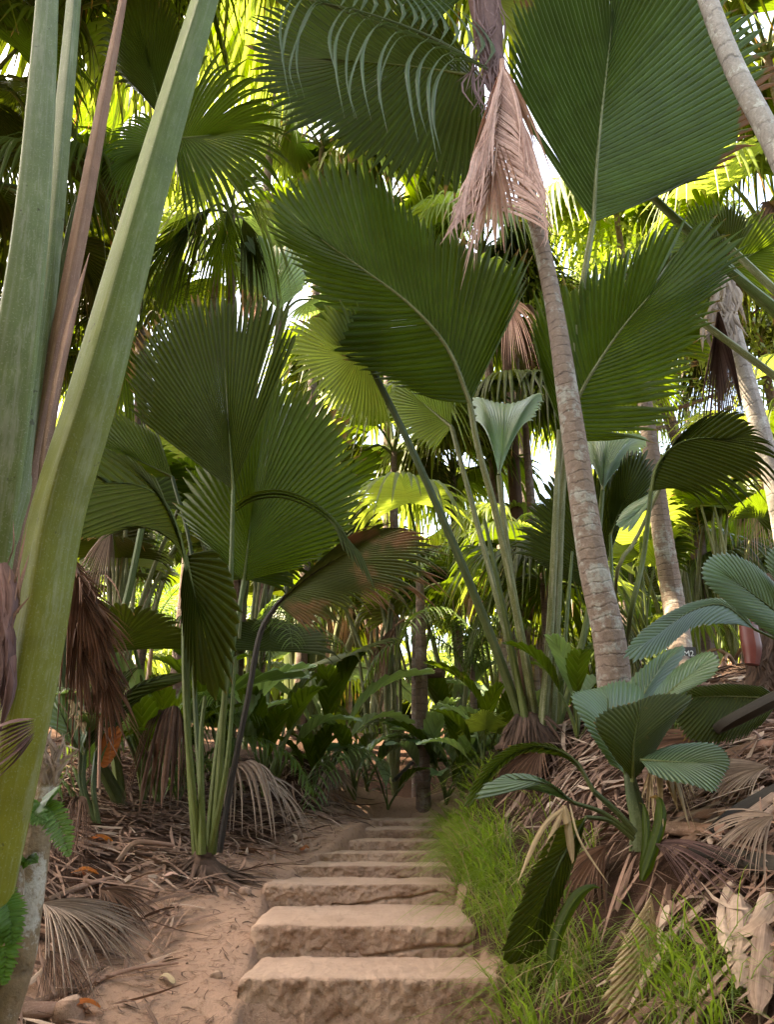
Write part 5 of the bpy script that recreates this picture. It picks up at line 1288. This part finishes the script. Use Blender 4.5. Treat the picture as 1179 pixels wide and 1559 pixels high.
forest_palm('fan_palm', 'fan palm with upright stalks below the arching ragged blade', on_ground(1100, 1010, 7.5), ['up_a', 'up_a', 'up_b', 'up_y', 'hang_d'], 9, 1.5)
forest_palm('fan_palm', 'sunlit fan palm at the right edge behind the lichen trunk', at(1190, 700, 10.5), ['crown_y', 'crown_a', 'out_y', 'hang_d'], 11, 1.4, .2)
forest_palm('fan_palm', 'tall fan palm at the right edge under the leaning grey trunk', at(1160, 350, 11), ['crown_a', 'hang_e', 'crown_y', 'hang_a'], 11, 1.5, .2)
forest_palm('fan_palm', 'tall palm crown in the top right corner behind the grey trunk', at(1170, 90, 10), ['crown_a', 'crown_b', 'crown_y'], 11, 1.8, .2)
forest_palm('slim_palm', 'slim brown palm trunk with a broken stub at the head of the path', at(634, 955, 11), ['feather_a', 'feather_b', 'hang_e', 'feather_b', 'feather_a'], 6, 1.0, .17, 'bark_dark')
st = [o for o in COL.objects if o.get('label') == 'slim brown palm trunk with a broken stub at the head of the path'][0]
mb = MB(); tube(mb, [(636, 1030, 10.9), (655, 1026, 10.7), (676, 1024, 10.6)], [.075, .06, .07], 8); mb.build('stub', M['fibre'], st)
forest_palm('slim_palm', 'reddish brown palm trunk right of the path under the long stalks', at(765, 860, 9.8), ['hang_d', 'crown_a', 'hang_e'], 4, .8, .18, 'bark')
forest_palm('slim_palm', 'thin dark trunk just behind the stalks of the right clump', at(800, 820, 10.4), ['crown_y', 'hang_e', 'crown_a'], 4, .8, .13, 'bark_dark')
forest_palm('feather_palm', 'feathery palm with shining arched fronds right of the slim brown trunk', at(720, 1030, 10), ['feather_a', 'feather_b'], 9, .8, .1)
forest_palm('feather_palm', 'feathery palm behind the reddish trunk left of the clump stalks', at(780, 960, 11), ['feather_b', 'feather_a'], 9, .9, .1)
forest_palm('feather_palm', 'blue green feathery palm drooping behind the left stalks', at(225, 905, 9.5), ['feather_b', 'feather_b', 'feather_a'], 7, 1.0, .12)
forest_palm('feather_palm', 'low feathery palm by the foot of the reddish trunk', on_ground(760, 1150, 8), ['feather_a'], 8, .55)
forest_palm('feather_palm', 'feathery palm between the left fan palm and the stalk cluster', at(395, 1030, 9.5), ['feather_a', 'feather_b'], 5, .8)
# low broad-leaved seedlings round the head of the path
for label, x, y, y0, sc, kinds, nl in (
        ('silvery seedling with broad arching straps under the dying streaked leaf', 500, 1190, 8.6, 1.5, ['seed_p', 'seed_p', 'seed_a'], 6),
        ('silvery seedling in the gap between the slim trunk and the long stalks', 690, 1175, 9.4, 1.5, ['seed_p', 'seed_a'], 8),
        ('bright seedling with upright narrow leaves left of the path head', 478, 1215, 7.5, .75, ['seed_a'], 8),
        ('pale leaved seedling under the stalk cluster right of it', 540, 1218, 8, .95, ['seed_p', 'seed_a', 'seed_p', 'seed_b'], 7),
        ('low leafy seedling standing at the very end of the path', 590, 1232, 9, .8, ['seed_a', 'seed_p', 'feather_a'], 4),
        ('seedling with shining arched leaves left of the slim trunk foot', 560, 1205, 10, 1.1, ['seed_b', 'seed_p', 'seed_a'], 4),
        ('broad leaved seedling above the grass right of the steps', 705, 1215, 7.5, .95, ['seed_p', 'seed_a', 'seed_p', 'seed_b'], 10),
        ('seedling with one yellow leaf in front of the reddish trunk', 738, 1205, 7.5, .7, ['seed_a', 'seed_a', 'seed_p'], 7),
        ('seedling with long arching leaves above the top of the grass', 680, 1225, 8.2, .9, ['seed_b', 'seed_a'], 7),
        ('dark seedling in the hollow behind the left fan palm stalks', 240, 1225, 6.5, 1.1, ['seed_a', 'seed_b', 'up_b'], 8),
        ('seedling with a big upright leaf right of the left fan palm', 400, 1215, 7.5, 1.1, ['seed_a', 'up_b', 'seed_p'], 6),
        ('tall arching seedling between the giant stalks and the left fan palm', 215, 1225, 6.0, 1.35, ['seed_p', 'seed_a', 'seed_b', 'seed_a'], 9),
        ('wide seedling with arching straps behind the left fan palm mound', 340, 1215, 7.0, 1.3, ['seed_a', 'seed_p', 'seed_a'], 6),
        ('pale arching seedling directly left of the stalk cluster', 420, 1195, 8.0, 1.3, ['seed_p', 'seed_a'], 6),
        ('feathery seedling low beside the left fan palm stalks', 270, 1222, 6.6, .8, ['feather_b', 'feather_a'], 8),
        ('bushy seedling behind the path head under the slim trunk', 650, 1220, 9.5, 1.1, ['seed_p', 'seed_b', 'feather_a'], 4),
        ('bushy pale seedling at the back right of the path head', 770, 1180, 8.5, 1.1, ['seed_p', 'seed_a'], 9),
        ('small seedling low at the left behind the dead fronds', 120, 1230, 5.5, .8, ['seed_a', 'seed_b'], 6),
        ('leafy seedling between the right clump and the ringed trunk', 880, 1130, 6.0, .9, ['seed_a', 'seed_p'], 7),
        ('tiny seedling sprouting from the litter on the right bank', 1030, 1140, 4.5, .35, ['feather_a', 'seed_a'], 6)):
    forest_palm('seedling', label, on_ground(x, y, y0), kinds, nl, sc, cat='seedling', spread=(-.35, .25))
sd = [o for o in COL.objects if o.get('label', '').startswith('seedling with one yellow leaf')][0]
put_leaf(sd, 'up_y', (0, 0, 0), 3.3, 0, .3)

for label, x, y, y0, sc, kinds, nl in (
        ('clump of long pale stalks with high fans behind the dying streaked leaf', 560, 1170, 9.5, 1.15, ['tall_y', 'tall_a', 'tall_b'], 6),
        ('clump of straight green stalks right behind the left fan palm', 350, 1180, 8.5, 1.0, ['tall_a', 'tall_y'], 5),
        ('clump of thin upright stalks between the slim brown trunk and the reddish trunk', 700, 1180, 10.5, 1.2, ['tall_y', 'tall_a', 'tall_y'], 5),
        ('clump of crowded stalks directly behind the right fan palm stalks', 850, 1100, 8.2, .85, ['tall_a', 'tall_y', 'tall_b'], 11),
        ('clump of stalks with sunlit fans behind the dark ringed trunk', 1030, 1030, 9.5, 1.0, ['tall_y', 'tall_a'], 11),
        ('clump of upright stalks at the right under the lichen covered trunk', 1120, 1010, 9.0, .9, ['tall_a', 'tall_y', 'hang_d'], 10),
        ('clump of shaded stalks behind the dead frond at the left', 150, 1190, 8.5, 1.0, ['tall_b', 'tall_a', 'tall_y'], 10)):
    forest_palm('fan_palm', label, on_ground(x, y, y0), kinds, nl, sc, spread=(-.16, .22))

# ---- the mass of palms behind: each its own palm, none to be told from the next
GRP = 'fan palms crowding the forest behind'
LAB = 'fan palm among the crowd of palms deep in the forest'
cand = []
for Yf, step in ((12.5, 2.0), (15.5, 2.3), (19, 2.8), (23, 3.4)):
    half = Yf * .62
    x = -half
    while x < half:
        cand.append((x + rng.normal(0, .4), Yf + rng.normal(0, .8))); x += step * rng.uniform(.8, 1.2)
for X, Yf in cand:
    g = gpt(X, Yf)
    q = rng.random()
    if -10 < X < 2.5 and Yf < 17.5: q *= .55         # a clearing lets the light in left of the path
    if q < .36 and Yf < 17:
        forest_palm('fan_palm', 'fan palm clump with tall bare stalks in the forest behind', g, [['tall_a', 'tall_y', 'tall_b'], ['tall_y', 'tall_y', 'up_a'], ['tall_a', 'tall_b', 'tall_y', 'hang_e']][rng.integers(3)], int(rng.integers(6, 9)), rng.uniform(1.0, 1.6), group='clumps of tall stalks in the forest behind', spread=(-.16, .22))
    elif q < .56 or (Yf < 14 and q < .8) or (Yf < 17 and q < .7):
        forest_palm('fan_palm', LAB, g, [['up_a', 'up_b', 'up_y'], ['up_y', 'out_a', 'up_a'], ['up_b', 'out_y', 'up_a', 'hang_e']][rng.integers(3)], int(rng.integers(6, 9)), rng.uniform(1.1, 1.9), group=GRP)
    elif q < .82 and Yf > 15:
        forest_palm('fan_palm', LAB, g + [rng.normal(0, .4), 0, rng.uniform(2.0, .78 * Yf)], [['crown_a', 'crown_y', 'crown_b', 'hang_e'], ['crown_y', 'crown_y', 'crown_a'], ['crown_b', 'crown_a', 'hang_a', 'hang_d']][rng.integers(3)], int(rng.integers(9, 13)), rng.uniform(1.2, 1.9), rng.uniform(.14, .24), group=GRP, foot=(X, Yf))
    else:
        forest_palm('feather_palm', 'feathery palm among the crowd of palms deep in the forest', g + [0, 0, rng.uniform(.5, 3)], ['feather_a', 'feather_b'], 10, rng.uniform(1.0, 1.7), .12, group='feathery palms deep in the forest')
# tall canopy above and behind
for X, Yf, h in ((-1.4, 19, 12.5), (3.4, 17.5, 12.5), (8.5, 15, 11)):
    forest_palm('tall_palm', 'tall fan palm of the high canopy', [X, Yf, h], ['crown_a', 'crown_y', 'crown_b', 'hang_a'], 12, 1.8, .22, group='tall palms of the high canopy')
# unseen palm crowns added overhead and behind the viewer to block sun and sky
for X, Yf, h in ((-5.2, 7.4, 14), (-2.4, 7.5, 14.2), (.8, 7.4, 14.4), (-7.8, 6.4, 14), (-7.6, 4.2, 13.5), (-4.6, 4.8, 13.5), (2.8, 6.2, 13), (-1.6, 5.0, 13), (-4, -1.5, 5), (0, -3, 5.5), (4, -1.5, 5.2), (-6.5, 2, 5.5), (6.8, 2, 6), (-2.2, -3.6, 2.5), (2.2, -3.8, 2.6), (-5.5, -.5, 2.2), (5.6, -.6, 2.6), (0, -5, 9), (-5, -4, 9), (5, -4, 9)):
    forest_palm('tall_palm', 'unseen fan palm crown added to shade the scene', [X, Yf, h], ['crown_a', 'crown_b', 'crown_y'], 13, 2.2, None, group='added shading palms')

# ---- far broad-leaved foliage and far forest mass
t = thing('broadleaf_tree', 'small leaved bright tree seen through the gap under the top right giant leaf', 'tree', gpt(6.2, 15))
mb = MB(); g = np.array(t.location)
tube(mb, [g - [0, 0, .2], g + [.2, 0, 4], g + [-.3, 0, 8], g + [.4, .2, 11]], [.2, .16, .12, .04], 8); 
for k in range(9):
    a = rng.uniform(0, 6.28); z = rng.uniform(5, 10)
    tube(mb, [g + [0, 0, z], g + [math.cos(a) * 1.3, math.sin(a) * 1.2, z + .6], g + [math.cos(a) * 2.6, math.sin(a) * 2.2, z + 1.6]], [.06, .04, .015], 5, nrow=8)
mb.build('trunk', M['bark_dark'], t)
def leaf_cloud(n, centre, rad, size):
    c = rng.normal(0, 1, (n, 3)); c = c / np.linalg.norm(c, axis=1, keepdims=True) * rng.random((n, 1)) ** .45
    cl = fbm(c * 1.0 + 4, 2.2, 2) > -.12; c = c[cl]; n = len(c)
    c = np.array(centre) + c * np.array(rad)
    a = rng.normal(0, 1, (n, 3)); a = unit(a); b_ = unit(np.cross(a, rng.normal(0, 1, (n, 3))))
    s = size * rng.uniform(.6, 1.3, (n, 1))
    V = np.stack([c - a * s, c + b_ * s * .45, c + a * s, c - b_ * s * .45], 1).reshape(-1, 3)
    F = np.arange(4 * n).reshape(n, 4)
    uv = np.tile(np.array([[.5, 0], [1, .4], [.5, .8], [0, .4]]), (n, 1))
    return V, F, uv, np.repeat(rng.random(n), 4)
mb = MB(); V, F, uv, sg_ = leaf_cloud(16000, g + [.2, 0, 8.4], (3.4, 2.2, 3.6), .075); mb.raw(V, F, uv, sg_)
mb.build('crown', M['leaf_yellow'], t)

mb = MB()
for k in range(980):                                   # a far wood that reads as one mass
    X = rng.uniform(-26, 26); Yf = rng.uniform(26, 40)
    top = 4 + 9 * (0.5 + fbm(np.array([X * .12, 3.1, Yf * .05]), 1.0, 2)) 
    if k > 620: Yf, top = rng.uniform(24, 30), 3.2
    z = float(gz(np.array([X]), np.array([Yf]))[0]) + rng.uniform(0, top)
    c = np.array([X, Yf, z]); az = rng.uniform(0, 6.28); el = rng.uniform(-.9, .9)
    d = np.array([math.cos(az) * math.cos(el), math.sin(az) * math.cos(el), math.sin(el)]); s = unit(np.cross(d, [0, 0, 1.])); s = s / (np.linalg.norm(s) + 1e-9)
    Lf = rng.uniform(1.2, 2.2)
    rim = [c + Lf * (d * math.cos(a) + s * math.sin(a)) - np.array([0, 0, .35 * Lf * math.cos(a * .6)]) for a in np.linspace(-1.8, 1.8, 7)]
    fan(mb, c, rim, None, n=14, split=.55, M=4, mat=int(rng.integers(3)), droop=.2)
tag(mb.build('far_forest', [M['leaf'], M['leaf_yellow'], M['leaf_dark']]), 'distant mass of sunlit palm leaves closing the view', 'forest', kind='stuff')
